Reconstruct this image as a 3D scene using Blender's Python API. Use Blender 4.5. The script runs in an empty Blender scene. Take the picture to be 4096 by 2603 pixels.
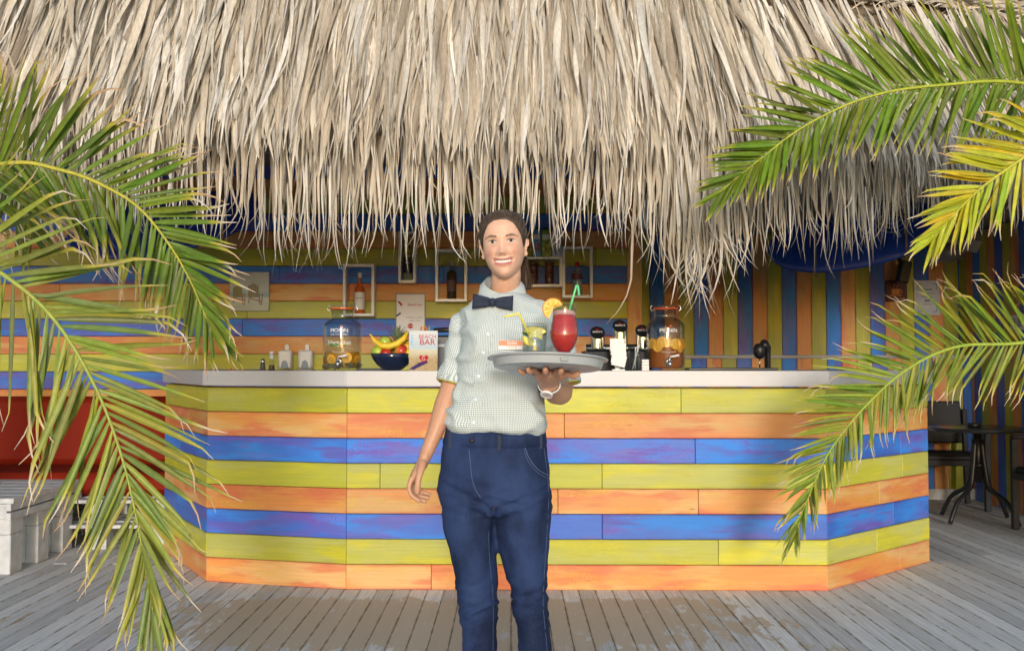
import bpy, bmesh, math, random
import numpy as np
from mathutils import Vector, Matrix, noise
from mathutils.bvhtree import BVHTree

random.seed(11)
RNG = np.random.default_rng(5)
SC = bpy.context.scene
COL = SC.collection
R = math.radians

# ------------------------------------------------------------------ camera, sky, sun, exposure
F = 3982.0                      # focal length in photo pixels (35 mm lens, 4096 px wide)
CAM = Vector((0.0, 0.0, 1.2))
HOR = 1450.0                    # photo row of the horizon
PITCH = math.atan((HOR - 1301.5) / F)
cd = bpy.data.cameras.new('camera'); cam = bpy.data.objects.new('camera', cd); COL.objects.link(cam)
cam.location = CAM; cam.rotation_euler = (R(90) + PITCH, 0, 0)
cd.lens = 35; cd.sensor_width = 36; cd.clip_end = 600; cd.clip_start = 0.05
cd.dof.use_dof = True; cd.dof.focus_distance = 3.3; cd.dof.aperture_fstop = 11
SC.camera = cam
SUN_EL, SUN_AZ = R(9.5), R(-2.5)   # stands in for the camera flash: low behind the camera, a touch right
W = bpy.data.worlds.new('World'); SC.world = W; W.use_nodes = True
nt = W.node_tree
bg = nt.nodes['Background']
sky = nt.nodes.new('ShaderNodeTexSky'); sky.sky_type = 'NISHITA'; sky.sun_disc = False
sky.sun_elevation = SUN_EL; sky.sun_rotation = math.pi + SUN_AZ
sky.air_density = 1.0; sky.dust_density = 1.0; sky.ozone_density = 1.0
nt.links.new(sky.outputs[0], bg.inputs[0]); bg.inputs[1].default_value = 0.15
sd = bpy.data.lights.new('sun', 'SUN'); sun = bpy.data.objects.new('sun', sd); COL.objects.link(sun)
sd.energy = 1.0; sd.angle = R(8.0); sd.color = (1.0, 0.985, 0.98)
ray = Vector((math.sin(SUN_AZ) * math.cos(SUN_EL), math.cos(SUN_AZ) * math.cos(SUN_EL), -math.sin(SUN_EL)))
sun.rotation_euler = ray.to_track_quat('-Z', 'Y').to_euler(); sun.location = (-1, -8, 6)
vs = SC.view_settings; vs.view_transform = 'Standard'; vs.look = 'None'; vs.gamma = 1.0; vs.use_curve_mapping = False
vs.exposure = 0.82
SC.render.engine = 'CYCLES'
SC.cycles.use_denoising = True; SC.cycles.denoiser = 'OPENIMAGEDENOISE'
SC.cycles.max_bounces = 10; SC.cycles.transmission_bounces = 10; SC.cycles.transparent_max_bounces = 16
SC.cycles.caustics_reflective = False; SC.cycles.caustics_refractive = False

# ------------------------------------------------------------------ helpers
K = 4096 / 2408.0               # the notes below are in the 2408-px view of the photo
CP, SP = math.cos(PITCH), math.sin(PITCH)
def at(dx, dy, Y):
    """point at depth Y seen at (dx, dy) of the 2408-px view"""
    a = (dx * K - 2048) / F; b = (1301.5 - dy * K) / F
    d = Vector((a, CP - b * SP, SP + b * CP))
    return CAM + d * (Y / d.y)
def ppm(Y): return F / Y / K    # view pixels per metre at depth Y
def mix(a, b, t): return a + (b - a) * t
def lerp_tab(tab, x):
    xs = [t[0] for t in tab]
    if x <= xs[0]: return tab[0][1:]
    for i in range(len(tab) - 1):
        if x <= xs[i + 1]:
            t = (x - xs[i]) / (xs[i + 1] - xs[i])
            return tuple(mix(p, q, t) for p, q in zip(tab[i][1:], tab[i + 1][1:]))
    return tab[-1][1:]

class B:
    """mesh collector"""
    def __init__(s): s.v = []; s.f = []; s.mi = []; s.cur = 0; s.col = None
    def add(s, vs, fs):
        o = len(s.v); s.v += [tuple(p) for p in vs]
        for f in fs: s.f.append(tuple(i + o for i in f)); s.mi.append(s.cur)
        return s
    def box(s, c, size, rot=None, bev=0.0):
        bm = bmesh.new(); bmesh.ops.create_cube(bm, size=1.0)
        for v in bm.verts: v.co = Vector((v.co.x * size[0], v.co.y * size[1], v.co.z * size[2]))
        if bev: bmesh.ops.bevel(bm, geom=bm.edges[:] , offset=bev, segments=1, affect='EDGES', profile=0.7)
        M = rot if rot is not None else Matrix.Identity(3)
        bm.verts.index_update()
        s.add([M @ v.co + Vector(c) for v in bm.verts], [[v.index for v in f.verts] for f in bm.faces]); bm.free()
        return s
    def tube(s, path, rad, n=8, caps=True, side=None, rounded=False):
        """rad: number, list of numbers or list of (ra, rb); side: reference direction for ra"""
        P = [Vector(p) for p in path]; m = len(P)
        if not isinstance(rad, (list, tuple)): rad = [rad] * m
        rad = [(r, r) if not isinstance(r, (list, tuple)) else r for r in rad]
        if rounded:
            t0 = (P[0] - P[1]).normalized(); t1 = (P[-1] - P[-2]).normalized()
            r0 = rad[0]; r1 = rad[-1]; k0 = min(r0); k1 = min(r1)
            pre = [(P[0] + t0 * k0 * math.sin(a), (r0[0] * math.cos(a), r0[1] * math.cos(a))) for a in (1.45, 1.0, .5)]
            post = [(P[-1] + t1 * k1 * math.sin(a), (r1[0] * math.cos(a), r1[1] * math.cos(a))) for a in (.5, 1.0, 1.45)]
            P = [p for p, _ in pre] + P + [p for p, _ in post]; rad = [r for _, r in pre] + list(rad) + [r for _, r in post]; m = len(P)
        rings = []; ref = Vector(side) if side is not None else None
        prev = None
        for i in range(m):
            t = (P[min(i + 1, m - 1)] - P[max(i - 1, 0)])
            t = t.normalized() if t.length > 1e-9 else Vector((0, 0, 1))
            if ref is not None: a = ref - t * ref.dot(t)
            elif prev is None: a = t.orthogonal()
            else: a = prev - t * prev.dot(t)
            if a.length < 1e-6: a = t.orthogonal()
            a.normalize(); prev = a; b = t.cross(a)
            rings.append([P[i] + a * (math.cos(2 * math.pi * k / n) * rad[i][0]) + b * (math.sin(2 * math.pi * k / n) * rad[i][1]) for k in range(n)])
        return s.loft(rings, caps)
    def loft(s, rings, caps=True, closed=True):
        n = len(rings[0]); vs = [p for r in rings for p in r]; fs = []
        for i in range(len(rings) - 1):
            for k in range(n if closed else n - 1):
                k2 = (k + 1) % n
                fs.append((i * n + k, i * n + k2, (i + 1) * n + k2, (i + 1) * n + k))
        if caps and closed:
            fs.append(tuple(range(n - 1, -1, -1))); fs.append(tuple((len(rings) - 1) * n + k for k in range(n)))
        return s.add(vs, fs)
    def lathe(s, prof, n=28, c=(0, 0, 0), caps=True, M=None):
        c = Vector(c); M = M or Matrix.Identity(3)
        rings = [[M @ Vector((r * math.cos(2 * math.pi * k / n), r * math.sin(2 * math.pi * k / n), z)) + c for k in range(n)] for r, z in prof]
        return s.loft(rings, caps)
    def ball(s, c, r, n=14, m=9, M=None):
        r = r if isinstance(r, (tuple, list)) else (r, r, r); c = Vector(c); M = M or Matrix.Identity(3)
        rings = []
        for j in range(m):
            a = -math.pi / 2 * .985 + math.pi * .985 * j / (m - 1)
            rings.append([M @ Vector((r[0] * math.cos(a) * math.cos(2 * math.pi * k / n), r[1] * math.cos(a) * math.sin(2 * math.pi * k / n), r[2] * math.sin(a))) + c for k in range(n)])
        return s.loft(rings)
    def prism(s, poly, d, M=None, c=(0, 0, 0)):
        """poly in local xz, extruded along y from 0 to d"""
        M = M or Matrix.Identity(3); c = Vector(c); n = len(poly)
        vs = [M @ Vector((x, 0, z)) + c for x, z in poly] + [M @ Vector((x, d, z)) + c for x, z in poly]
        fs = [tuple(range(n)), tuple(range(2 * n - 1, n - 1, -1))] + [(k, n + k, n + (k + 1) % n, (k + 1) % n) for k in range(n)]
        return s.add(vs, fs)
    def mesh(s, name, mats, smooth=False, off=None):
        me = bpy.data.meshes.new(name)
        v = s.v if off is None else [(p[0] - off[0], p[1] - off[1], p[2] - off[2]) for p in s.v]
        me.from_pydata(v, [], s.f)
        for m in (mats if isinstance(mats, (list, tuple)) else [mats]): me.materials.append(m)
        if len(set(s.mi)) > 1: me.polygons.foreach_set('material_index', s.mi)
        bm = bmesh.new(); bm.from_mesh(me); bmesh.ops.recalc_face_normals(bm, faces=bm.faces[:]); bm.to_mesh(me); bm.free()
        if smooth: me.polygons.foreach_set('use_smooth', [True] * len(me.polygons))
        if smooth == 'auto':
            try: me.set_sharp_from_angle(angle=R(38))
            except Exception: pass
        me.update()
        return me

def link(name, data, parent=None, loc=None, rot=None):
    o = bpy.data.objects.new(name, data); COL.objects.link(o)
    if parent is not None: o.parent = parent
    if loc is not None: o.location = loc
    if rot is not None: o.rotation_euler = rot
    return o
def tag(o, label, cat, group=None, kind=None):
    if label: o['label'] = label
    if cat: o['category'] = cat
    if group: o['group'] = group
    if kind: o['kind'] = kind
    return o
def thing(name, label, cat, loc=(0, 0, 0), rot=None, group=None):
    return tag(link(name, None, None, loc, rot), label, cat, group)
WL = {}
def wloc(o):
    """world location of an unrotated parent chain"""
    p = Vector((0, 0, 0))
    while o is not None: p = p + o.location; o = o.parent
    return p
def part(name, b, mat, parent=None, smooth='auto', world=True, loc=None, rot=None):
    """a mesh from collector b; world=True: b holds world coordinates and the parents are unrotated"""
    off = wloc(parent) if (world and parent is not None) else None
    return link(name, b.mesh(name, mat, smooth, off), parent, loc, rot)
def clone(o, parent, loc=None, rot=None):
    c = o.copy(); COL.objects.link(c); c.parent = parent
    if loc is not None: c.location = loc
    if rot is not None: c.rotation_euler = rot
    return c

def text_mesh(body, size, mat, depth=0.0006, align='CENTER', spacing=1.0):
    cu = bpy.data.curves.new('lettering', 'FONT'); cu.body = body; cu.size = size; cu.align_x = align; cu.align_y = 'CENTER'
    cu.extrude = depth; cu.space_character = spacing; cu.resolution_u = 3
    o = bpy.data.objects.new('lettering', cu); COL.objects.link(o)
    bpy.context.view_layer.update()
    me = bpy.data.meshes.new_from_object(o.evaluated_get(bpy.context.evaluated_depsgraph_get()))
    bpy.data.objects.remove(o); bpy.data.curves.remove(cu)
    me.materials.clear(); me.materials.append(mat)
    return me
UP = (R(90), 0, 0)              # text upright, facing -Y

# ------------------------------------------------------------------ materials
def nd(t, typ, ins=None, **pr):
    n = t.nodes.new(typ)
    for k, v in pr.items(): setattr(n, k, v)
    for k, v in (ins or {}).items():
        s = n.inputs[k]
        if isinstance(v, bpy.types.NodeSocket): t.links.new(v, s)
        else: s.default_value = v
    return n
def c4(c): return (c[0], c[1], c[2], 1.0)
def mathn(t, op, a, b=0.0, clamp=False):
    n = t.nodes.new('ShaderNodeMath'); n.operation = op; n.use_clamp = clamp
    for i, v in enumerate((a, b)):
        if isinstance(v, bpy.types.NodeSocket): t.links.new(v, n.inputs[i])
        else: n.inputs[i].default_value = v
    return n.outputs[0]
def ramp(t, fac, lo, hi): # smooth 0..1 between lo and hi
    n = nd(t, 'ShaderNodeMapRange', {'Value': fac, 'From Min': lo, 'From Max': hi}); n.interpolation_type = 'SMOOTHSTEP'
    return n.outputs[0]
def mixc(t, fac, a, b, blend='MIX'):
    n = t.nodes.new('ShaderNodeMix'); n.data_type = 'RGBA'; n.blend_type = blend
    for k, v in ((0, fac), (6, a), (7, b)):
        if isinstance(v, bpy.types.NodeSocket): t.links.new(v, n.inputs[k])
        else: n.inputs[k].default_value = v if k == 0 else c4(v)
    return n.outputs[2]
def new_mat(name):
    m = bpy.data.materials.new(name); m.use_nodes = True
    return m, m.node_tree, m.node_tree.nodes['Principled BSDF']
def setp(p, **kw):
    for k, v in kw.items(): p.inputs[k.replace('_', ' ')].default_value = v
def mat(name, col, rough=.5, metal=0.0, var=.12, vscale=6.0, bump=0.0, bscale=60.0, spec=.5, **kw):
    m, t, p = new_mat(name)
    tc = nd(t, 'ShaderNodeTexCoord')
    n1 = nd(t, 'ShaderNodeTexNoise', {'Vector': tc.outputs['Object'], 'Scale': vscale, 'Detail': 5.0})
    k = nd(t, 'ShaderNodeMapRange', {'Value': n1.outputs[0], 'From Min': .3, 'From Max': .7, 'To Min': 1 - var, 'To Max': 1 + var})
    cc = mixc(t, 1.0, col, (1, 1, 1), 'MULTIPLY')
    mm = nd(t, 'ShaderNodeVectorMath', operation='SCALE'); mm.inputs[0].default_value = col[:3]; t.links.new(k.outputs[0], mm.inputs['Scale'])
    t.links.new(mm.outputs[0], p.inputs['Base Color'])
    setp(p, Roughness=rough, Metallic=metal, Specular_IOR_Level=spec)
    for k2, v in kw.items(): p.inputs[k2.replace('_', ' ')].default_value = v
    if bump:
        n2 = nd(t, 'ShaderNodeTexNoise', {'Vector': tc.outputs['Object'], 'Scale': bscale, 'Detail': 4.0})
        bb = nd(t, 'ShaderNodeBump', {'Height': n2.outputs[0], 'Strength': bump, 'Distance': .004})
        t.links.new(bb.outputs[0], p.inputs['Normal'])
    return m
def attr_mat(name, attr='Col', rough=.5, trans=0.0, var=.15, vscale=40.0, spec=.4, stretch=None, sss=0.0, bump=0.0):
    """colour from a point colour attribute, with fine variation"""
    m, t, p = new_mat(name)
    a = nd(t, 'ShaderNodeAttribute', attribute_name=attr)
    tc = nd(t, 'ShaderNodeTexCoord'); v = tc.outputs['Object']
    if stretch: v = nd(t, 'ShaderNodeMapping', {'Vector': v, 'Scale': stretch}).outputs[0]
    n1 = nd(t, 'ShaderNodeTexNoise', {'Vector': v, 'Scale': vscale, 'Detail': 5.0})
    k = nd(t, 'ShaderNodeMapRange', {'Value': n1.outputs[0], 'From Min': .3, 'From Max': .7, 'To Min': 1 - var, 'To Max': 1 + var})
    mm = nd(t, 'ShaderNodeVectorMath', {0: a.outputs['Color']}, operation='SCALE'); t.links.new(k.outputs[0], mm.inputs['Scale'])
    t.links.new(mm.outputs[0], p.inputs['Base Color'])
    setp(p, Roughness=rough, Specular_IOR_Level=spec)
    if sss: setp(p, Subsurface_Weight=sss, Subsurface_Radius=(.012, .004, .002), Subsurface_Scale=1.0)
    if bump:
        bb = nd(t, 'ShaderNodeBump', {'Height': n1.outputs[0], 'Strength': bump, 'Distance': .002}); t.links.new(bb.outputs[0], p.inputs['Normal'])
    if trans:
        tr = nd(t, 'ShaderNodeBsdfTranslucent', {'Color': mm.outputs[0]})
        ms = nd(t, 'ShaderNodeMixShader', {0: trans, 1: p.outputs[0], 2: tr.outputs[0]})
        t.links.new(ms.outputs[0], t.nodes['Material Output'].inputs[0])
    return m
def glass(name, col=(1, 1, 1), rough=.0, ior=1.45, trans=1.0, spec=.5):
    """clear things: see-through with fresnel gloss; trans < 1 mixes in a coloured body"""
    m, t, p = new_mat(name)
    lw = nd(t, 'ShaderNodeLayerWeight', {'Blend': .5}); fr = mathn(t, 'ADD', mathn(t, 'MULTIPLY', mathn(t, 'POWER', lw.outputs['Facing'], 3.5), .6), .025)
    tr = nd(t, 'ShaderNodeBsdfTransparent', {'Color': c4([mix(1, c, .5) if trans < 1 else mix(1, c, .9) for c in col])})
    gl = nd(t, 'ShaderNodeBsdfGlossy', {'Color': (1, 1, 1, 1), 'Roughness': max(rough, .03)})
    body = tr
    if trans < 1:
        setp(p, Base_Color=c4(col), Roughness=.3)
        body = nd(t, 'ShaderNodeMixShader', {0: trans, 1: p.outputs[0], 2: tr.outputs[0]})
    ms = nd(t, 'ShaderNodeMixShader', {0: fr, 1: body.outputs[0], 2: gl.outputs[0]})
    t.links.new(ms.outputs[0], t.nodes['Material Output'].inputs[0])
    return m
def plank_mat(name, c1, c2, c3, crack, crack_amt, edge):
    """painted plank: length along local X, height along local Z"""
    m, t, p = new_mat(name)
    tc = nd(t, 'ShaderNodeTexCoord'); oi = nd(t, 'ShaderNodeObjectInfo')
    off = nd(t, 'ShaderNodeVectorMath', {0: (37.0, 11.0, 23.0)}, operation='SCALE'); t.links.new(oi.outputs['Random'], off.inputs['Scale'])
    v0 = nd(t, 'ShaderNodeVectorMath', {0: tc.outputs['Object'], 1: off.outputs[0]}, operation='ADD').outputs[0]
    def nz(sc, scale, det=4.0, rgh=.55, seed=0.0):
        mp = nd(t, 'ShaderNodeMapping', {'Vector': v0, 'Scale': sc, 'Location': (seed, seed * 2, -seed)})
        return nd(t, 'ShaderNodeTexNoise', {'Vector': mp.outputs[0], 'Scale': scale, 'Detail': det, 'Roughness': rgh}).outputs[0]
    a = ramp(t, nz((1, 1, 4), 1.5), .42, .60)
    b = ramp(t, nz((1, 1, 5), 2.3, seed=4.0), .50, .66)
    col = mixc(t, mathn(t, 'MULTIPLY', a, .9), c1, c2)
    col = mixc(t, mathn(t, 'MULTIPLY', b, .85), col, c3)
    # board to board tone
    tone = nd(t, 'ShaderNodeMapRange', {'Value': oi.outputs['Random'], 'To Min': .88, 'To Max': 1.1}).outputs[0]
    sc_ = nd(t, 'ShaderNodeVectorMath', {0: col}, operation='SCALE'); t.links.new(tone, sc_.inputs['Scale']); col = sc_.outputs[0]
    # crazed paint
    mp = nd(t, 'ShaderNodeMapping', {'Vector': v0, 'Scale': (.7, 1, 1.3)})
    jit = nd(t, 'ShaderNodeTexNoise', {'Vector': v0, 'Scale': 30.0, 'Detail': 2.0})
    wv = nd(t, 'ShaderNodeVectorMath', {0: jit.outputs['Color'], 1: (.012, .012, .012)}, operation='MULTIPLY')
    vv = nd(t, 'ShaderNodeVectorMath', {0: mp.outputs[0], 1: wv.outputs[0]}, operation='ADD')
    vo = nd(t, 'ShaderNodeTexVoronoi', {'Vector': vv.outputs[0], 'Scale': 95.0}, feature='DISTANCE_TO_EDGE')
    line = mathn(t, 'SUBTRACT', 1.0, ramp(t, vo.outputs['Distance'], .0, .16))
    msk = ramp(t, nz((1, 1, 5), 1.9, 5.0, .65, seed=9.0), .50, .64)
    cr = mathn(t, 'MULTIPLY', line, msk)
    col = mixc(t, mathn(t, 'MULTIPLY', cr, crack_amt), col, crack)
    # grain, knots, edges
    g = nz((2, 4, 70), 2.0, 5.0, .6, seed=2.0)
    gk = nd(t, 'ShaderNodeMapRange', {'Value': g, 'From Min': .3, 'From Max': .7, 'To Min': .90, 'To Max': 1.08}).outputs[0]
    s2 = nd(t, 'ShaderNodeVectorMath', {0: col}, operation='SCALE'); t.links.new(gk, s2.inputs['Scale']); col = s2.outputs[0]
    kv = nd(t, 'ShaderNodeTexVoronoi', {'Vector': nd(t, 'ShaderNodeMapping', {'Vector': v0, 'Scale': (1.6, 1, 4.5)}).outputs[0], 'Scale': 1.6})
    kn = mathn(t, 'SUBTRACT', 1.0, ramp(t, kv.outputs['Distance'], .02, .05))
    col = mixc(t, mathn(t, 'MULTIPLY', kn, .5), col, (c1[0] * .35, c1[1] * .3, c1[2] * .3))
    sx = nd(t, 'ShaderNodeSeparateXYZ', {0: tc.outputs['Object']})
    ez = ramp(t, mathn(t, 'ABSOLUTE', sx.outputs['Z']), .046, .0655)
    ez = mathn(t, 'MULTIPLY', ez, ramp(t, nz((1, 1, 1), 3.0, seed=6.0), .35, .65))
    col = mixc(t, mathn(t, 'MULTIPLY', ez, .55), col, edge)
    t.links.new(col, p.inputs['Base Color'])
    h = mathn(t, 'ADD', mathn(t, 'MULTIPLY', cr, -1.0), mathn(t, 'MULTIPLY', g, .6))
    bb = nd(t, 'ShaderNodeBump', {'Height': h, 'Strength': .35, 'Distance': .002}); t.links.new(bb.outputs[0], p.inputs['Normal'])
    rr = nd(t, 'ShaderNodeMapRange', {'Value': a, 'To Min': .42, 'To Max': .62}); t.links.new(rr.outputs[0], p.inputs['Roughness'])
    setp(p, Specular_IOR_Level=.4)
    return m
M = {}
M['yellow'] = plank_mat('painted_yellow', (.42, .43, .045), (.43, .44, .13), (.54, .50, .025), (.62, .52, .02), .55, (.30, .27, .03))
M['orange'] = plank_mat('painted_orange', (.66, .27, .075), (.64, .40, .17), (.60, .155, .07), (.66, .42, .04), .7, (.55, .08, .05))
M['blue'] = plank_mat('painted_blue', (.040, .135, .56), (.035, .24, .76), (.10, .10, .45), (.24, .04, .36), .95, (.06, .07, .25))
M['white_paint'] = mat('white_paint', (.50, .495, .52), .35, var=.04, vscale=3, bump=.05)
M['white_wood'] = mat('white_weathered_wood', (.55, .57, .60), .7, var=.16, vscale=14, bump=.4, bscale=45)
M['dark_gap'] = mat('dark_backing', (.03, .022, .018), .9)
M['brown_base'] = mat('brown_base', (.16, .07, .03), .8)
M['black'] = mat('black_plastic', (.012, .012, .014), .38, var=.05)
M['black_matte'] = mat('black_rattan', (.014, .014, .017), .62, bump=.4, bscale=300)
M['grey_plastic'] = mat('grey_plastic', (.32, .35, .36), .38, var=.03)
M['white_plastic'] = mat('white_plastic', (.72, .73, .76), .3, var=.02)
M['steel'] = mat('polished_steel', (.62, .62, .62), .16, 1.0, var=.03)
M['glass'] = glass('clear_glass', (.86, .885, .88))
M['paper'] = mat('white_paper', (.80, .80, .80), .7, var=.02)
M['red'] = mat('red_print', (.45, .02, .025), .7, var=.03, spec=.1)
M['print_black'] = mat('black_print', (.03, .03, .035), .5, var=.0)
M['print_grey'] = mat('grey_print', (.16, .16, .17), .5, var=.0)
M['print_white'] = mat('white_print', (.85, .85, .85), .5, var=.0)
M['print_blue'] = mat('blue_print', (.10, .38, .72), .5, var=.0)
M['ceiling'] = mat('grey_ceiling_boards', (.20, .19, .18), .8, var=.15, vscale=3, bump=.2)
M['rope'] = mat('tan_rope', (.30, .21, .12), .9, bump=.6, bscale=200)
# ------------------------------------------------------------------ ground and deck
def deck_mat():
    m, t, p = new_mat('weathered_deck')
    tc = nd(t, 'ShaderNodeTexCoord'); oi = nd(t, 'ShaderNodeObjectInfo'); ge = nd(t, 'ShaderNodeNewGeometry')
    off = nd(t, 'ShaderNodeVectorMath', {0: (17.0, 31.0, 13.0)}, operation='SCALE'); t.links.new(oi.outputs['Random'], off.inputs['Scale'])
    v0 = nd(t, 'ShaderNodeVectorMath', {0: tc.outputs['Object'], 1: off.outputs[0]}, operation='ADD').outputs[0]
    g = nd(t, 'ShaderNodeTexNoise', {'Vector': nd(t, 'ShaderNodeMapping', {'Vector': v0, 'Scale': (60, 1.6, 4)}).outputs[0], 'Scale': 2.0, 'Detail': 6.0, 'Roughness': .65}).outputs[0]
    col = mixc(t, ramp(t, g, .3, .72), (.50, .50, .50), (.72, .72, .73))
    tone = nd(t, 'ShaderNodeMapRange', {'Value': oi.outputs['Random'], 'To Min': .80, 'To Max': 1.18}).outputs[0]
    s = nd(t, 'ShaderNodeVectorMath', {0: col}, operation='SCALE'); t.links.new(tone, s.inputs['Scale']); col = s.outputs[0]
    # sand film that lies across the boards in front of the bar
    P = ge.outputs['Position']
    n1 = nd(t, 'ShaderNodeTexNoise', {'Vector': P, 'Scale': 2.2, 'Detail': 7.0, 'Roughness': .66}).outputs[0]
    n2 = nd(t, 'ShaderNodeTexNoise', {'Vector': P, 'Scale': 9.0, 'Detail': 5.0, 'Roughness': .7}).outputs[0]
    sx = nd(t, 'ShaderNodeSeparateXYZ', {0: P})
    band = mathn(t, 'MULTIPLY', ramp(t, sx.outputs['Y'], 3.4, 4.75), mathn(t, 'SUBTRACT', 1.0, ramp(t, sx.outputs['Y'], 4.98, 5.22)))
    bx = mathn(t, 'SUBTRACT', 1.0, ramp(t, mathn(t, 'ABSOLUTE', mathn(t, 'ADD', sx.outputs['X'], .25)), .75, 1.9))
    band = mathn(t, 'MULTIPLY', band, bx)
    n3 = nd(t, 'ShaderNodeTexNoise', {'Vector': nd(t, 'ShaderNodeMapping', {'Vector': P, 'Scale': (9, 2.2, 1)}).outputs[0], 'Scale': 2.0, 'Detail': 6.0, 'Roughness': .7}).outputs[0]
    f = mathn(t, 'ADD', mathn(t, 'MULTIPLY', band, .20), mathn(t, 'ADD', mathn(t, 'MULTIPLY', n1, .45), mathn(t, 'MULTIPLY', n3, .55)))
    sand = ramp(t, f, .575, .625)
    col = mixc(t, mathn(t, 'MULTIPLY', sand, .85), col, (.50, .395, .28))
    # sand caught along the board edges
    xx = nd(t, 'ShaderNodeSeparateXYZ', {0: tc.outputs['Object']})
    e = ramp(t, mathn(t, 'ABSOLUTE', xx.outputs['X']), .033, .043)
    e = mathn(t, 'MULTIPLY', e, ramp(t, n2, .40, .60))
    col = mixc(t, mathn(t, 'MULTIPLY', e, .75), col, (.27, .20, .13))
    t.links.new(col, p.inputs['Base Color'])
    bb = nd(t, 'ShaderNodeBump', {'Height': g, 'Strength': .5, 'Distance': .003}); t.links.new(bb.outputs[0], p.inputs['Normal'])
    setp(p, Roughness=.78, Specular_IOR_Level=.3)
    return m
M['deck'] = deck_mat()
M['sand'] = mat('beach_sand', (.42, .34, .24), .95, var=.2, vscale=3, bump=.6, bscale=30)
b = B(); b.add([(-300, -300, -.16), (300, -300, -.16), (300, 300, -.16), (-300, 300, -.16)], [(0, 1, 2, 3)])
tag(part('sand_ground', b, M['sand']), 'pale sand around the wooden deck', 'sand', kind='structure')
b = B(); b.box((0, 4.6, -.08), (10.4, 10.6, .08))
deck = tag(part('deck', b, mat('sandy_subfloor', (.34, .26, .17), .95)), 'weathered grey timber deck in front of the bar', 'deck', kind='structure')
PITCHX = .0885
bm_cache = {}
def plank_mesh(L, h, th, axis='x', m=None, bev=.0025):
    key = (round(L, 3), h, th, axis, m.name)
    if key not in bm_cache:
        bb = B(); bb.box((0, 0, 0), (L, th, h) if axis == 'x' else (h, L, th), bev=bev)
        bm_cache[key] = bb.mesh('plank', m, False)
    return bm_cache[key]
x = -4.65; i = 0
while x < 4.7:
    j = [2.9, 3.9, 6.2, 7.1][i % 4] + random.uniform(-.2, .2); j = round(j * 4) / 4
    for y0, y1 in ((-.3, j), (j, 9.75)):
        L = y1 - y0 - .003
        link('plank', plank_mesh(L, .0862, .03, 'y', M['deck'], .0022), deck, (x, (y0 + y1) / 2, -.015 + random.uniform(-.0015, .0015)))
    x += PITCHX; i += 1
for o in deck.children: o.location = o.location - deck.location

# ------------------------------------------------------------------ plank walls and bar
BH = .133
def wall_row(parent, A, Bp, z, mat_, joints=(), th=.02, h=BH - .0025, jit=.0015):
    """planks along plan line A->B at centre height z, split at the given distances"""
    A = Vector((A[0], A[1], 0)); Bv = Vector((Bp[0], Bp[1], 0)); d = Bv - A; L = d.length; d.normalize()
    ang = math.atan2(d.y, d.x); n = Vector((d.y, -d.x, 0)); pl = wloc(parent)
    cuts = [0] + [c for c in joints if .08 < c < L - .08] + [L]
    for s0, s1 in zip(cuts[:-1], cuts[1:]):
        c = A + d * ((s0 + s1) / 2) - n * (th / 2) + n * random.uniform(-jit, jit)
        link('plank', plank_mesh(s1 - s0 - .002, h, th, 'x', mat_), parent, Vector((c.x, c.y, z)) - pl, (0, 0, ang))
P0, P1, P2, P3, P4 = (-2.23, 6.42), (-1.682, 5.52), (-.880, 5.32), (1.663, 5.29), (2.523, 6.06)
bar = thing('bar_counter', 'striped yellow, orange and blue plank bar counter with a thick white top', 'bar counter', (0, 5.6, 0))
rows = ['yellow', 'orange', 'blue', 'yellow', 'orange', 'blue', 'yellow', 'orange']
SJ = [[2723], [2257], [1790, 2778], [1521, 2407], [2231, 2789], [2407], [2867], [1727]]
RJ = [[.55], [.5], [.7], [.72], [.48], [.62], [.45], [.68]]
for r, cn in enumerate(rows):
    z = 1.064 - BH * (r + .5)
    if r == 7: pass
    wall_row(bar, P0, P1, z, M[cn], [random.uniform(.3, .7)])
    wall_row(bar, P1, P2, z, M[cn])
    wall_row(bar, P2, P3, z, M[cn], [(sx - 2048) / F * 5.30 - P2[0] for sx in SJ[r]])
    wall_row(bar, P3, P4, z, M[cn], [q * 1.155 for q in RJ[r]])
# backing just behind the planks
b = B()
def inset(pts, k):
    out = []
    for i, p in enumerate(pts):
        a = Vector(pts[max(i - 1, 0)]); c = Vector(pts[min(i + 1, len(pts) - 1)]); t = (c - a).normalized()
        out.append((p[0] - t.y * k, p[1] + t.x * k))
    return out
plan = [P0, P1, P2, P3, P4]
q = inset(plan, .021); q2 = inset(plan, .06)
for a, c, a2, c2 in zip(q[:-1], q[1:], q2[:-1], q2[1:]):
    vs_ = [(a[0], a[1], .004), (c[0], c[1], .004), (c2[0], c2[1], .004), (a2[0], a2[1], .004)]
    b.add(vs_ + [(p[0], p[1], 1.068) for p in vs_], [(0, 1, 2, 3), (4, 5, 6, 7), (0, 1, 5, 4), (2, 3, 7, 6), (0, 3, 7, 4), (1, 2, 6, 5)])
part('backing', b, M['brown_base'], bar, False)
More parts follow.
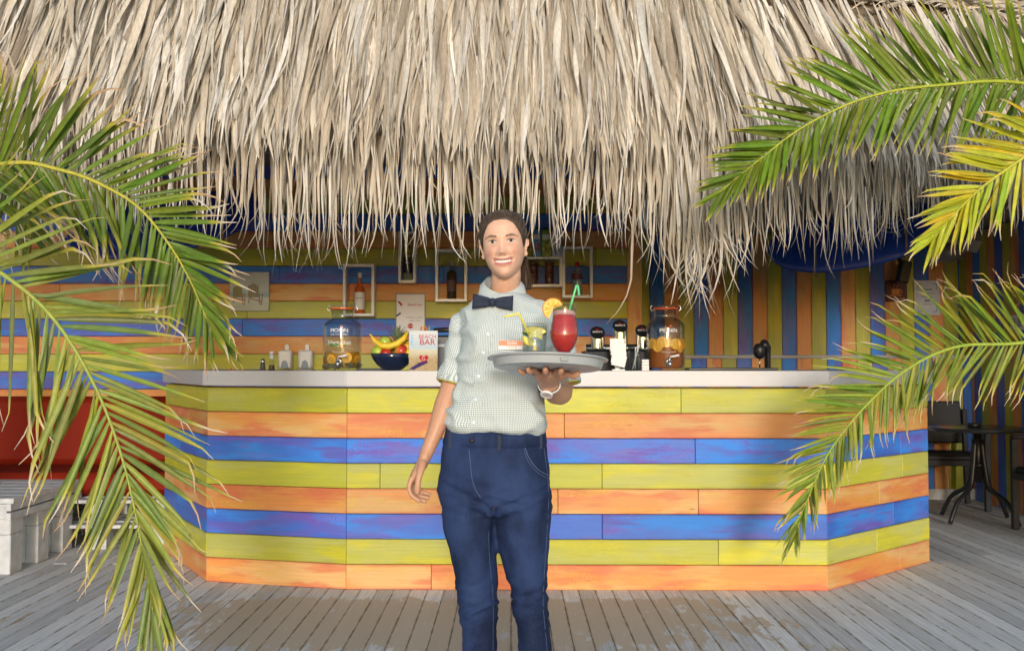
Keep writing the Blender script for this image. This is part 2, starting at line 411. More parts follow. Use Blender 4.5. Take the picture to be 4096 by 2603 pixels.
# white top: front band and slab
o1 = inset(plan, -.035); o2 = inset(plan, .56)
o1[0] = (o1[0][0] - .02, o1[0][1] + .1); o1[-1] = (o1[-1][0] + .03, o1[-1][1] + .03)
b = B(); n = len(o1)
ring = [Vector((p[0], p[1], 0)) for p in o1] + [Vector((p[0], p[1], 0)) for p in reversed(o2)]
bmx = bmesh.new()
lo = [bmx.verts.new((p.x, p.y, 1.074)) for p in ring]; hi = [bmx.verts.new((p.x, p.y, 1.156)) for p in ring]
m_ = len(ring)
for i in range(n - 1):
    j = m_ - 1 - i
    bmx.faces.new((hi[i], hi[i + 1], hi[j - 1], hi[j])); bmx.faces.new((lo[j], lo[j - 1], lo[i + 1], lo[i]))
for i in range(m_):
    k = (i + 1) % m_
    bmx.faces.new((lo[i], lo[k], hi[k], hi[i]))
bmesh.ops.recalc_face_normals(bmx, faces=bmx.faces[:])
ed = [e for e in bmx.edges if abs(e.verts[0].co.z - e.verts[1].co.z) < 1e-5 and len(e.link_faces) == 2 and abs(e.link_faces[0].normal.z) < .5 or (len(e.link_faces) == 2 and abs(e.link_faces[1].normal.z) < .5)]
bmesh.ops.bevel(bmx, geom=ed, offset=.005, segments=2, affect='EDGES')
me = bpy.data.meshes.new('countertop'); bmx.to_mesh(me); bmx.free(); me.materials.append(M['white_paint'])
me.transform(Matrix.Translation((0, -5.6, 0)))
link('countertop', me, bar)
CT = 1.156   # counter top height

# back wall: horizontal planks
WY = 7.52
wall = thing('plank_wall', 'back wall of horizontal yellow, orange and blue planks behind the bar', 'wall', (0, WY, 0))
ztop = 1.2 + (HOR - 922) / F * WY            # upper edge of a known orange row
seq = ['orange', 'yellow', 'blue']
WX1 = (2512 - 2048) / F * WY
for k in range(-4, 17):
    z = ztop - BH * (k + .5)
    if z > 2.75 or z < .02: continue
    js = []; s = random.uniform(.6, 2.0)
    while s < 6.2: js.append(s); s += random.uniform(1.2, 2.2)
    wall_row(wall, (-5.2, WY), (WX1, WY), z, M[seq[k % 3]], js)
b = B(); b.box(((-5.2 + WX1) / 2, WY + .05, 1.35), (WX1 + 5.2, .05, 2.7)); part('backing', b, M['dark_gap'], wall, False)
# corner post: one upright plank
link('plank', plank_mesh(2.62, .11, .024, 'x', M['orange']), wall, (WX1 + .05, .0, 1.32), (0, R(90), 0))
# rear wall: upright planks
RY = 9.0
rwall = thing('plank_wall', 'far right wall of upright blue, orange and yellow planks above a grey rail', 'wall', (0, RY, 0))
vx = (2952 - 2048) / F * RY                  # left edge of a known blue plank
seqv = ['blue', 'orange', 'yellow']
k0 = -int((vx - WX1) / BH) - 2
k = k0; zt = 2.36; zr = 1.2 + (HOR - 1432) / F * 8.8
while vx + BH * k < 4.2:
    link('plank', plank_mesh(zt - zr, BH - .003, .02, 'x', M[seqv[k % 3]]), rwall, (vx + BH * (k + .5), random.uniform(-.001, .001), (zt + zr) / 2), (0, R(90), 0))
    k += 1
for k in range(k0 - 1, 40):
    x = vx - .06 + BH * (k + .5)
    if x > 4.15: break
    link('plank', plank_mesh(zr, BH - .003, .02, 'x', M[seqv[k % 3]]), rwall, (x, -.2, zr / 2), (0, R(90), 0))
b = B(); b.box((2.6, RY - .11, zr + .012), (3.6, .24, .03), bev=.004); part('rail', b, mat('grey_rail', (.36, .37, .38), .5), rwall)
b = B(); b.box((2.7, RY + .05, 1.2), (3.8, .05, 2.36)); part('backing', b, M['dark_gap'], rwall, False)
b = B(); b.box((2.6, RY - .235, .05), (3.6, .02, .09)); part('skirting', b, M['white_wood'], rwall, False)
# side wall at the right
swall = thing('plank_wall', 'side wall of narrow looking upright planks behind the black chairs', 'wall', (4.06, 8, 0))
for k in range(0, 24):
    y = RY - BH * (k + .5)
    if y < 6.2: break
    link('plank', plank_mesh(2.34, BH - .003, .02, 'x', M[['yellow', 'orange', 'blue'][k % 3]]), swall, (0, y - 8, 1.17), (0, R(90), R(90)))
b = B(); b.box((4.1, 7.6, 1.18), (.04, 2.9, 2.34)); part('backing', b, M['dark_gap'], swall, False)
# ceilings and beams under the roof
ceil = thing('ceiling', None, None, (0, 7.4, 2.7)); ceil['kind'] = 'structure'; ceil['label'] = 'grey board ceiling under the thatch'
for i in range(26):
    link('plank', plank_mesh(6.4, .145, .018, 'x', M['ceiling']), ceil, (-2.0, -2.0 + i * .15, 0), (R(90), 0, 0))
lowc = thing('ceiling', None, None, (2.8, 7.8, 2.37)); lowc['kind'] = 'structure'; lowc['label'] = 'lower grey board ceiling over the seating corner'
for i in range(20):
    link('plank', plank_mesh(3.6, .145, .018, 'x', M['ceiling']), lowc, (.15, -1.75 + i * .15, 0), (R(90), 0, 0))
b = B(); b.box((1.19, 7.6, 2.53), (.04, 3.6, .34)); b.box((2.9, 6.03, 2.53), (3.4, .04, .34)); b.box((2.9, 7.8, 2.69), (3.4, 3.5, .02))
part('fascia', b, mat('dark_grey_fascia', (.09, .09, .095), .7), lowc, False)
M['cream_beam'] = mat('cream_beam', (.55, .53, .50), .7, var=.1, vscale=5)
b = B(); b.tube([(3.85, 9.0, 2.33), (4.3, 8.2, 2.17)], [(.10, .05)] * 2, n=4, side=(0, 0, 1))
tag(part('roof_beam', b, M['cream_beam'], None, False), 'pale sloping beam above the side wall of upright planks', 'beam')

# ------------------------------------------------------------------ thatch
ZE = 2.30; EY = 4.78; SL = 2.2
CX = .92
d2 = Vector((.94, .34, 0)).normalized()
def eave(u):
    """point and inward direction on the eave, u = distance from the corner (negative to the left)"""
    wob = .035 * math.sin(u * 2.1) + .02 * math.sin(u * 5.3 + 1)
    if u < 0: return Vector((CX + u, EY + wob, ZE + wob * .6)), Vector((0, 1, 0)), Vector((1, 0, 0))
    p = Vector((CX, EY, ZE)) + d2 * u; p.y += wob
    k = min(1.0, u / .5); inn = Vector((-d2.y * k, mix(1, d2.x, k), 0)).normalized()
    return p, inn, Vector((inn.y, -inn.x, 0))
END = [(-200, 560), (0, 570), (200, 600), (400, 560), (550, 620), (700, 640), (800, 625), (900, 615), (1000, 645), (1100, 620), (1180, 570), (1250, 590),
       (1350, 615), (1450, 585), (1520, 610), (1570, 700), (1640, 745), (1690, 640), (1780, 660), (1880, 620), (1950, 650), (2020, 610), (2120, 560), (2250, 520), (2408, 500), (2700, 480)]
PALE = [(.60, .545, .455), (.55, .49, .40), (.66, .625, .56), (.46, .405, .33), (.58, .54, .475), (.50, .43, .34), (.36, .305, .24), (.62, .60, .565)]
def strip(P, s, side, nrm, L, w, hang0, curl, seg=8, wide0=.35, tw=1.0, fold=.25):
    """a dry leaf strip: starts at P along s, turns down after hang0; returns verts (3 per station)"""
    pts = []; p = P.copy(); st = L / seg
    d = s.copy(); ph = random.uniform(0, 6.28); dr = random.gauss(0, .07); amp = random.uniform(.01, .09)
    cs = random.choice((-1, 1)) * curl
    for i in range(seg + 1):
        pts.append(p.copy())
        t = i * st
        g = min(1.0, max(0.0, (t - hang0 + .12) / .22))
        dd = (s * (1 - g) + Vector((0, 0, -1)) * g)
        q = i / seg
        lat = dr + amp * math.sin(ph + q * 5) + (cs * (q - .62) * 4.2 if q > .62 else 0)
        dd = dd + side * lat + nrm * (.05 * math.sin(ph * 2 + q * 4) + (abs(cs) * .9 * (q - .62) if q > .62 else 0))
        p = p + dd.normalized() * st
    V = []; rot0 = random.gauss(0, .45); rt = random.gauss(0, .8) * tw
    for i, p in enumerate(pts):
        q = i / seg
        ww = w * (wide0 + (1 - wide0) * min(1, q / .18)) * (1 - max(0, (q - .35) / .65) ** 1.5 * .93)
        t = (pts[min(i + 1, seg)] - pts[max(i - 1, 0)]).normalized()
        a = rot0 + rt * q
        sd_ = side - t * side.dot(t); sd_.normalize(); nn = sd_.cross(t)
        if nn.dot(nrm) < 0: nn = -nn
        sv = sd_ * math.cos(a) + nn * math.sin(a); nv = nn * math.cos(a) - sd_ * math.sin(a)
        V += [p - sv * ww * .5, p + nv * ww * fold, p + sv * ww * .5]
    return V
SFACES = {}
def sfaces(seg):
    if seg not in SFACES:
        SFACES[seg] = [f for i in range(seg) for f in ((i * 3, i * 3 + 1, i * 3 + 4, i * 3 + 3), (i * 3 + 1, i * 3 + 2, i * 3 + 5, i * 3 + 4))]
    return SFACES[seg]
def strip_mesh(name, strips, m, off):
    v = []; f = []; c = []
    for V, col, seg in strips:
        o = len(v); v += [(p.x - off[0], p.y - off[1], p.z - off[2]) for p in V]
        f += [tuple(i + o for i in q) for q in sfaces(seg)]
        for i in range(len(V)):
            q = (i // 3) / seg; k = 1.0 + .1 * math.sin(q * 7 + o)
            c += [col[0] * k, col[1] * k, col[2] * k, 1.0]
    me = bpy.data.meshes.new(name); me.from_pydata(v, [], f); me.materials.append(m)
    at_ = me.color_attributes.new('Col', 'FLOAT_COLOR', 'POINT'); at_.data.foreach_set('color', c)
    me.polygons.foreach_set('use_smooth', [True] * len(f)); me.update()
    return me
def pcol():
    c = random.choice(PALE); k = random.uniform(.86, 1.22); return tuple(x * k for x in c)
M['thatch'] = attr_mat('dry_palm_thatch', rough=.75, trans=.12, var=.16, vscale=9.0, stretch=(14, 6, 1.2), spec=.25)
roof = thing('thatched_roof', 'dry palm leaf thatched roof with ragged fringe hanging over the bar', 'roof', (0, EY, ZE))
strips = []; fringe = []
U0, U1 = -4.6, 3.0
# courses lying on the slope, top ones first
for ci in range(10):
    s0 = .78 - ci * .078
    u = U0
    while u < U1:
        p, inn, sd_ = eave(u)
        smax = .9 if u < .35 else .46
        if s0 < smax:
            sl = (-inn - Vector((0, 0, SL))).normalized(); nr = (Vector((0, 0, 1)) - inn * SL).normalized()
            ss = s0 + random.uniform(-.05, .05)
            P = p + inn * ss + Vector((0, 0, SL * ss)) + nr * (.02 + random.uniform(0, .05) + ci * .004)
            L = min(random.uniform(.55, 1.15), ss * 2.42 + random.uniform(.0, .26)); w = random.choice((.012, .016, .02, .026, .034, .048)) * random.uniform(.8, 1.2)
            hang = ss * math.sqrt(1 + SL * SL)
            sdir = (sl + nr * random.uniform(.0, .13)).normalized()
            strips.append((strip(P, sdir, sd_, nr, L, w, hang + .05, random.uniform(0, .2), 7), pcol(), 7))
        u += .0128 * random.uniform(.5, 1.5) * (1.0 if ci < 6 else .85)
# the hanging fringe in three depths
for ci, (dep, dens) in enumerate(((.16, .040), (.06, .0185), (-.03, .0190))):
    u = U0
    while u < U1:
        p, inn, sd_ = eave(u)
        nr = -inn
        P = p + inn * (dep + random.uniform(0, .08)) + Vector((0, 0, random.uniform(.0, .18)))
        yv = P.y; dxv = (P.x / yv * F + 2048) / K
        dy_end = lerp_tab(END, dxv)[0]
        ztgt = at(dxv, dy_end, yv).z
        full = P.z - ztgt
        L = full * (random.uniform(.38, 1.0) ** .9) * random.choice((1, 1, 1, 1.04))
        if ci == 0: L *= .8
        clump = .5 + .75 * noise.noise(Vector((u * 5.5, .4 * ci, 0)))
        if random.random() > .45 + .9 * clump and u > -3.3: L *= .6
        L *= mix(.74, 1.14, min(1, max(0, clump)))
        thin = random.random()
        w = random.uniform(.006, .012) if thin < .45 else random.uniform(.014, .034)
        long_ = L > full * .8
        if long_ and w > .02: w *= .6
        L = max(.25, L)
        st = (strip(P, (Vector((0, 0, -1)) + nr * random.uniform(-.05, .12)).normalized(), sd_, nr, L, w, .0, random.uniform(.0, .22) if random.random() < .78 else random.uniform(.3, .85), 10, .5), pcol(), 10)
        (fringe if (ci == 2 and u > -3.2 and u < 2.2 and w > .013) else strips).append(st)
        u += dens * random.uniform(.4, 1.6)
# thin long strands that end in curls
for i in range(620):
    u = random.uniform(U0, U1); p, inn, sd_ = eave(u)
    P = p - inn * random.uniform(-.05, .05) + Vector((0, 0, random.uniform(-.25, .05)))
    dxv = (P.x / P.y * F + 2048) / K; full = P.z - at(dxv, lerp_tab(END, dxv)[0], P.y).z
    strips.append((strip(P, Vector((0, -.03, -1)).normalized(), sd_, -inn, max(.2, full * random.uniform(.7, 1.06)), random.uniform(.005, .011), 0, random.uniform(.0, .35) if random.random() < .7 else random.uniform(.4, .9), 10, .6), pcol(), 10))
# the long tuft at the corner
for i in range(70):
    u = random.gauss(.02, .13); p, inn, sd_ = eave(u)
    P = p - inn * random.uniform(-.02, .05) + Vector((0, 0, random.uniform(-.1, .1)))
    strips.append((strip(P, Vector((0, -.05, -1)).normalized(), sd_, -inn, random.uniform(.45, .86), random.uniform(.008, .022), 0, random.uniform(.1, .9), 10, .5), pcol(), 10))
random.shuffle(fringe)
for st in fringe[:300]:
    o_ = st[0][1]
    me = strip_mesh('thatch_strip', [st], M['thatch'], o_)
    link('thatch_strip', me, roof, o_ - roof.location)
strips += fringe[300:]
me = strip_mesh('thatch', strips, M['thatch'], roof.location)
o = link('thatch', me, roof); o['kind'] = 'stuff'; o['label'] = 'layered dry palm leaf strips'
# light-blocking deck under the strips, coloured dark to stand for shade in gaps
b = B(); dk = mat('dark_thatch_bed', (.16, .125, .085), .95, bump=.6, bscale=40)
def rp(u, s, n=0.0):
    p, inn, sd_ = eave(u); return p + inn * s + Vector((0, 0, SL * s - n))
us = [U0 + (U1 - U0) * i / 40 for i in range(41)]
g = [[rp(u, .06, .03), rp(u, .3, .03), rp(u, .95 if u < .35 else .48, .03), rp(u, (.95 if u < .35 else .48) + .06, .05), rp(u, .12, .03)] for u in us]
b.loft(g, True, True); part('thatch_bed', b, dk, roof, False)
# upper tier further back, and the ridge roll that tops the right part
tier = thing('thatched_roof', 'upper tier of thatch rising behind the lower roof on the right', 'roof', (0, 7.2, 3.3))
ts = []
for ci in range(7):
    u = -.8
    while u < 3.42:
        z = 3.55 + ci * .22; y = 7.2 + ci * .16
        P = Vector((u, y - .03 * ci * 0, z + .42 + random.uniform(-.06, .06)))
        ts.append((strip(P, Vector((0, -.55, -1)).normalized(), Vector((1, 0, 0)), Vector((0, -.9, .4)), random.uniform(.4, .62), random.uniform(.02, .05), 9, .1, 6), pcol(), 6))
        u += random.uniform(.018, .04)
o = link('thatch', strip_mesh('thatch', ts, M['thatch'], tier.location), tier); o['kind'] = 'stuff'
b = B(); b.add([(-.9, 7.25, 3.4), (3.44, 7.25, 3.4), (3.44, 8.5, 5.3), (-.9, 8.5, 5.3), (-.9, 7.4, 3.35), (3.44, 7.4, 3.35), (3.44, 8.7, 5.3), (-.9, 8.7, 5.3)],
                [(0, 1, 2, 3), (4, 5, 6, 7), (0, 1, 5, 4), (1, 2, 6, 5), (2, 3, 7, 6), (3, 0, 4, 7)])
part('thatch_bed', b, dk, tier, False)
rs = []
for i in range(900):
    u = random.uniform(.2, U1); P = rp(u, .47 + random.uniform(-.02, .03)) + Vector((0, 0, .03 + random.uniform(-.03, .05)))
    dirv = (d2 * random.choice((-1, 1)) + Vector((0, -random.uniform(0, .5), random.uniform(-.3, .1)))).normalized()
    rs.append((strip(P, dirv, Vector((0, -.4, 1)).normalized(), Vector((0, -1, .3)).normalized(), random.uniform(.2, .5), random.uniform(.014, .035), 9, .5, 6), pcol(), 6))
o = link('ridge_thatch', strip_mesh('ridge_thatch', rs, M['thatch'], roof.location), roof); o['kind'] = 'stuff'
# posts that carry the roof
for px_, py_ in ((-3.9, 5.0), (3.55, 5.95)):
    b = B(); b.tube([(px_, py_, 0), (px_ + .01, py_, 1.3), (px_, py_, 2.42)], [.07, .068, .066], n=12)
    tag(part('roof_post', b, mat('brown_post', (.16, .10, .06), .85, bump=.6, bscale=30)), 'round brown timber post carrying the thatched roof', 'post', 'posts under the thatch')
# ------------------------------------------------------------------ palms
M['leaf'] = attr_mat('palm_leaf', rough=.42, trans=.22, var=.14, vscale=30.0, spec=.45)
M['rachis'] = attr_mat('palm_rachis', rough=.5, var=.12, vscale=60)
M['trunk'] = mat('palm_trunk', (.13, .09, .055), .9, var=.3, vscale=12, bump=1.0, bscale=25)
def smooth_path(pts, n):
    P = [Vector(p) for p in pts]; out = []
    m = len(P) - 1
    for i in range(n + 1):
        t = i / n * m; k = min(int(t), m - 1); f = t - k
        p0, p1, p2, p3 = P[max(k - 1, 0)], P[k], P[k + 1], P[min(k + 2, m)]
        out.append(.5 * ((2 * p1) + (p2 - p0) * f + (2 * p0 - 5 * p1 + 4 * p2 - p3) * f * f + (3 * p1 - p0 - 3 * p2 + p3) * f ** 3))
    return out
def leaflet(base, d, nrm, L, w, droop, green, tipc, q0, seg=8, curl=0.0):
    """verts (3 per station), colours"""
    V = []; C = []; p = base.copy(); d = d.normalized(); st = L / seg; pts = [p.copy()]
    sgn = random.choice((-1, 1))
    for i in range(seg):
        q = (i + 1) / seg
        dd = d + Vector((0, 0, -1)) * droop * q * q
        if q > q0: dd = dd + nrm.cross(d) * sgn * curl * (q - q0) * 5 + Vector((0, 0, -1)) * curl * (q - q0) * 3
        p = p + dd.normalized() * st; pts.append(p.copy())
    for i, p in enumerate(pts):
        q = i / seg
        t = (pts[min(i + 1, seg)] - pts[max(i - 1, 0)]).normalized()
        ww = w * (.35 + .65 * min(1, q / .16)) * (1 - .9 * max(0, (q - .42) / .58) ** 1.25)
        if q > q0: ww *= .75
        s = t.cross(nrm); s.normalize(); nn = s.cross(t)
        fo = .42 if q < q0 else .2
        V += [p - s * ww * .5, p + nn * ww * -fo, p + s * ww * .5]
        if q <= q0 - .1: c = green
        elif q < q0 + .02: c = tuple(mix(a, b, .6) for a, b in zip(green, (.50, .42, .05)))
        else: c = tipc
        k = 1 + random.uniform(-.05, .05)
        mid = tuple(x * 1.18 for x in c)
        for cc in (c, mid, c): C += [cc[0] * k, cc[1] * k, cc[2] * k, 1.0]
    return V, C, seg
def leaf_mesh(name, items, off):
    v = []; f = []; c = []
    for V, C, seg in items:
        o = len(v); v += [(p.x - off[0], p.y - off[1], p.z - off[2]) for p in V]; f += [tuple(i + o for i in q) for q in sfaces(seg)]; c += C
    me = bpy.data.meshes.new(name); me.from_pydata(v, [], f); me.materials.append(M['leaf'])
    me.color_attributes.new('Col', 'FLOAT_COLOR', 'POINT').data.foreach_set('color', c)
    me.polygons.foreach_set('use_smooth', [True] * len(f)); me.update()
    return me
TIPS = [(.42, .27, .15), (.52, .42, .31), (.46, .32, .20), (.54, .48, .41)]
def frond(palm, pts, up, lo, greens, rcol, start=0.0, step=.0225, w=.024, q0=(.74, .92), r0=.012, tipdroop=.25, loose=None, seed=1, curl=.6):
    """pts: world points from the crown to the tip. up / lo: tables (s, angle deg, length m) for the leaflets on either side"""
    random.seed(seed)
    path = smooth_path(pts, 60); n = len(path)
    lens = [0]
    for a, c in zip(path[:-1], path[1:]): lens.append(lens[-1] + (c - a).length)
    T = lens[-1]
    org = path[0]
    bb = B(); bb.tube(path, [(mix(r0, .0022, i / (n - 1)), mix(r0 * .8, .002, i / (n - 1))) for i in range(n)], n=6)
    me = bb.mesh('frond', M['rachis'], True, org)
    me.color_attributes.new('Col', 'FLOAT_COLOR', 'POINT').data.foreach_set('color', [x for _ in me.vertices for x in (rcol[0] * random.uniform(.9, 1.1), rcol[1], rcol[2], 1)])
    fr = link('frond', me, palm, org - palm.location)
    s = start * T; far = []
    while s < T * .995:
        k = max(i for i in range(n) if lens[i] <= s); k = min(k, n - 2); f = (s - lens[k]) / max(1e-6, lens[k + 1] - lens[k])
        p = path[k].lerp(path[k + 1], f); t = (path[k + 1] - path[max(k - 1, 0)]).normalized(); q = s / T
        nrm = Vector((0, -1, 0)); nrm = (nrm - t * nrm.dot(t)).normalized()
        side = t.cross(nrm).normalized()          # picture-plane side direction
        for sg, tab in ((1, up), (-1, lo)):
            ang, L = lerp_tab(tab, q)
            a = R(ang + random.gauss(0, 4.5)); L *= random.uniform(.86, 1.08)
            d = t * math.cos(a) + side * (sg * math.sin(a)) + nrm * random.gauss(.12, .13)
            ln = (nrm + side * sg * random.gauss(.25, .35)).normalized()
            g = random.choice(greens); g = tuple(x * random.uniform(.85, 1.15) for x in g)
            it = leaflet(p + t * random.uniform(-.006, .006), d, ln, L, w * random.uniform(.75, 1.15) * (.6 + .4 * min(1, L / .25)), tipdroop * random.uniform(.5, 1.6), g, random.choice(TIPS), random.uniform(*q0), curl=curl * random.uniform(.2, 1.4))
            ip = p + d * L * .6
            sx = (ip.x / ip.y * F + 2048) / K
            if -30 < sx < 2440:
                o_ = it[0][1]; link('leaflet', leaf_mesh('leaflet', [it], o_), fr, o_ - org)
            else: far.append(it)
        s += step * random.uniform(.85, 1.15)
    if far:
        o = link('foliage', leaf_mesh('foliage', far, org), fr); o['kind'] = 'stuff'
    return fr
def palm(label, base, top):
    t = thing('palm_tree', label, 'palm tree', base)
    b0 = Vector(base); tp = Vector(top); bb = B()
    pts = [b0.lerp(tp, i / 14) for i in range(15)]
    bb.tube(pts, [.17 + .025 * (i % 2) + (.03 if i > 11 else 0) for i in range(15)], n=14)
    part('trunk', bb, M['trunk'], t)
    return t
LP = Vector((-3.35, 3.75, 0)); LC = Vector((-3.3, 3.7, 1.75))
lp = palm('green palm tree whose fronds hang over the red bench and white pallets', LP, LC)
GA = [(.105, .165, .016), (.12, .19, .02), (.14, .20, .018), (.085, .13, .02)]
GB = [(.18, .23, .04), (.21, .26, .045), (.16, .21, .036), (.25, .28, .036), (.14, .185, .045)]
frond(lp, [LC, at(-330, 470, 3.65), at(0, 386, 3.6), at(150, 402, 3.6), at(250, 440, 3.6), at(330, 492, 3.6), at(400, 578, 3.6), at(452, 670, 3.58), at(500, 785, 3.55)],
      [(0, 50, .3), (.45, 40, .50), (.6, 48, .50), (.8, 50, .38), (1, 16, .20)], [(0, 50, .3), (.45, 54, .48), (.6, 56, .46), (.8, 46, .36), (1, 16, .20)], GA, (.42, .40, .05), .30, seed=3, tipdroop=.14, curl=.6, w=.022, q0=(.66, .88))
frond(lp, [LC, at(-330, 540, 3.45), at(-130, 570, 3.35), at(0, 640, 3.3), at(120, 742, 3.3), at(220, 900, 3.3), at(290, 1085, 3.3), at(335, 1290, 3.3), at(360, 1440, 3.3)],
      [(0, 55, .35), (.3, 56, .60), (.5, 52, .53), (.75, 45, .47), (.9, 34, .35), (1, 8, .24)], [(0, 50, .3), (.35, 46, .50), (.6, 46, .48), (.8, 41, .43), (1, 8, .24)], GB, (.30, .36, .07), .22, w=.0225, seed=4, tipdroop=.10, step=.030, curl=.8)
frond(lp, [LC, at(-420, 330, 3.9), at(-240, 250, 3.95), at(-90, 300, 3.95), at(20, 420, 3.95), at(80, 560, 3.95)],
      [(0, 50, .3), (.5, 48, .40), (.8, 50, .34), (1, 15, .18)], [(0, 50, .3), (.5, 55, .36), (1, 20, .18)], GA, (.30, .33, .06), .4, step=.04, seed=5, tipdroop=.2)
for k, (dx_, dy_, dz_) in enumerate(((-1.3, .2, .3), (-.7, -.9, .6), (-.3, .9, 1.1))):
    frond(lp, [LC, LC + Vector((dx_ * .4, dy_ * .4, dz_ * .8 + .35)), LC + Vector((dx_ * .8, dy_ * .8, dz_ + .2)), LC + Vector((dx_ * 1.1, dy_ * 1.1, dz_ - .4))],
          [(0, 50, .3), (1, 20, .2)], [(0, 50, .3), (1, 20, .2)], GA, (.3, .33, .06), .2, step=.05, seed=20 + k)
RP = Vector((3.75, 4.25, 0)); RC = Vector((3.7, 4.25, 1.75))
rp_ = palm('green and yellowing palm tree whose fronds reach over the right end of the bar', RP, RC)
GD = [(.115, .19, .010), (.135, .215, .012), (.10, .155, .016), (.155, .225, .014)]
GE = [(.36, .40, .025), (.42, .42, .025), (.30, .38, .03), (.48, .40, .022)]
GF = [(.15, .22, .018), (.19, .25, .02), (.12, .17, .02), (.24, .27, .022)]
frond(rp_, [RC, at(2640, 270, 4.15), at(2408, 197, 4.12), at(2220, 200, 4.1), at(2050, 226, 4.1), at(1900, 292, 4.1), at(1780, 380, 4.1), at(1690, 455, 4.1)],
      [(0, 60, .3), (.42, 66, .42), (.6, 58, .42), (.8, 46, .35), (.92, 34, .25), (1, 12, .16)], [(0, 60, .3), (.42, 78, .34), (.6, 62, .36), (.8, 48, .31), (1, 14, .16)], GD, (.38, .42, .04), .28, seed=7, q0=(.90, .97), tipdroop=.08, curl=.2, w=.0245)
frond(rp_, [RC, at(2640, 290, 3.75), at(2500, 310, 3.7), at(2408, 370, 3.7), at(2310, 440, 3.7), at(2240, 508, 3.7), at(2196, 560, 3.7)],
      [(0, 62, .3), (.4, 66, .46), (.6, 60, .40), (.85, 42, .28), (1, 12, .17)], [(0, 60, .3), (.45, 62, .36), (.7, 54, .33), (.9, 32, .25), (1, 12, .17)], GE, (.45, .45, .05), .25, seed=8, q0=(.80, .93), tipdroop=.08, curl=.3, w=.024)
frond(rp_, [RC, at(2660, 760, 4.5), at(2408, 805, 4.5), at(2250, 815, 4.5), at(2130, 870, 4.5), at(2030, 960, 4.5), at(1950, 1062, 4.5), at(1896, 1180, 4.5), at(1866, 1268, 4.5)],
      [(0, 58, .35), (.3, 54, .45), (.55, 56, .42), (.75, 46, .34), (.9, 34, .24), (1, 12, .14)], [(0, 60, .3), (.35, 66, .34), (.6, 50, .33), (.8, 38, .27), (1, 12, .13)], GF, (.30, .40, .05), .24, seed=9, q0=(.74, .92), tipdroop=.18, curl=.6, w=.0185)
frond(rp_, [RC, at(2700, 300, 4.5), at(2500, 190, 4.55), at(2330, 185, 4.6), at(2180, 215, 4.6), at(2080, 260, 4.6)],
      [(0, 60, .3), (.5, 62, .30), (1, 15, .14)], [(0, 60, .3), (.5, 60, .28), (1, 15, .12)], GD, (.3, .36, .04), .35, step=.05, seed=12, q0=(.88, .97), tipdroop=.15)
for k, (dx_, dy_, dz_) in enumerate(((1.3, .3, .3), (.8, -.9, .6), (.3, .9, 1.2))):
    frond(rp_, [RC, RC + Vector((dx_ * .4, dy_ * .4, dz_ * .8 + .35)), RC + Vector((dx_ * .8, dy_ * .8, dz_ + .2)), RC + Vector((dx_ * 1.1, dy_ * 1.1, dz_ - .4))],
          [(0, 50, .3), (1, 20, .2)], [(0, 50, .3), (1, 20, .2)], GF, (.3, .33, .06), .2, step=.05, seed=30 + k)
random.seed(77)
# tree beyond the roof, top right
tr = thing('tree', 'dark green leafy tree behind the thatched roof', 'tree', (7.0, 14.0, 0))
b = B(); b.tube([(7, 14, 0), (6.95, 14.05, 2.5), (7.05, 14, 4.6)], [.2, .16, .09], n=10)
for a in range(5):
    b.tube([(7, 14, 3.2 + a * .25), (7 + .9 * math.cos(a * 2.4), 14 + .9 * math.sin(a * 2.4), 4.6 + a * .3)], [.06, .02], n=6)
part('trunk', b, M['trunk'], tr)
its = []
for i in range(4200):
    th = random.uniform(0, 6.28); rr = random.random() ** .4; ph = math.acos(random.uniform(-1, 1))
    c = Vector((7 + 1.5 * rr * math.sin(ph) * math.cos(th), 14 + 1.3 * rr * math.sin(ph) * math.sin(th), 5.3 + 1.3 * rr * math.cos(ph)))
    if noise.noise(c * 1.6) < -.12: continue
    d = Vector((random.gauss(0, 1), random.gauss(0, 1), random.gauss(-.3, .6))); nn = Vector((random.gauss(0, 1), random.gauss(0, 1), random.gauss(0, 1))).cross(d)
    if nn.length < .01: continue
    its.append(leaflet(c, d, nn.normalized(), random.uniform(.09, .16), .05, .2, random.choice([(.03, .07, .015), (.045, .09, .02), (.025, .055, .015)]), (.05, .09, .02), 1.2, seg=2))
o = link('crown', leaf_mesh('crown', its, tr.location), tr); o['kind'] = 'stuff'
# ------------------------------------------------------------------ things on the back wall
def frame_box(x0, x1, y0, y1, label, depth=.12, bar=.02):
    """open white box shelf on the back wall; corners in the 4096 px photo"""
    Yf = WY - .002 - depth
    a = at(x0 / K, y1 / K, Yf); c = at(x1 / K, y0 / K, Yf); w = c.x - a.x; h = c.z - a.z
    t = thing('box_shelf', label, 'shelf', (a.x + w / 2, WY - .002, a.z), group='white box shelves on the plank wall')
    for nm, cx, cz, sx, sz in (('side_board', a.x + bar / 2, a.z + h / 2, bar, h - 2 * bar), ('side_board', c.x - bar / 2, a.z + h / 2, bar, h - 2 * bar), ('bottom_board', a.x + w / 2, a.z + bar / 2, w, bar), ('top_board', a.x + w / 2, c.z - bar / 2, w, bar)):
        b = B(); b.box((cx, Yf + depth / 2, cz), (sx, depth, sz), bev=.0015); part(nm, b, M['white_plastic'], t, False)
    return Vector((a.x + w / 2, Yf + depth / 2, a.z + bar)), w, h
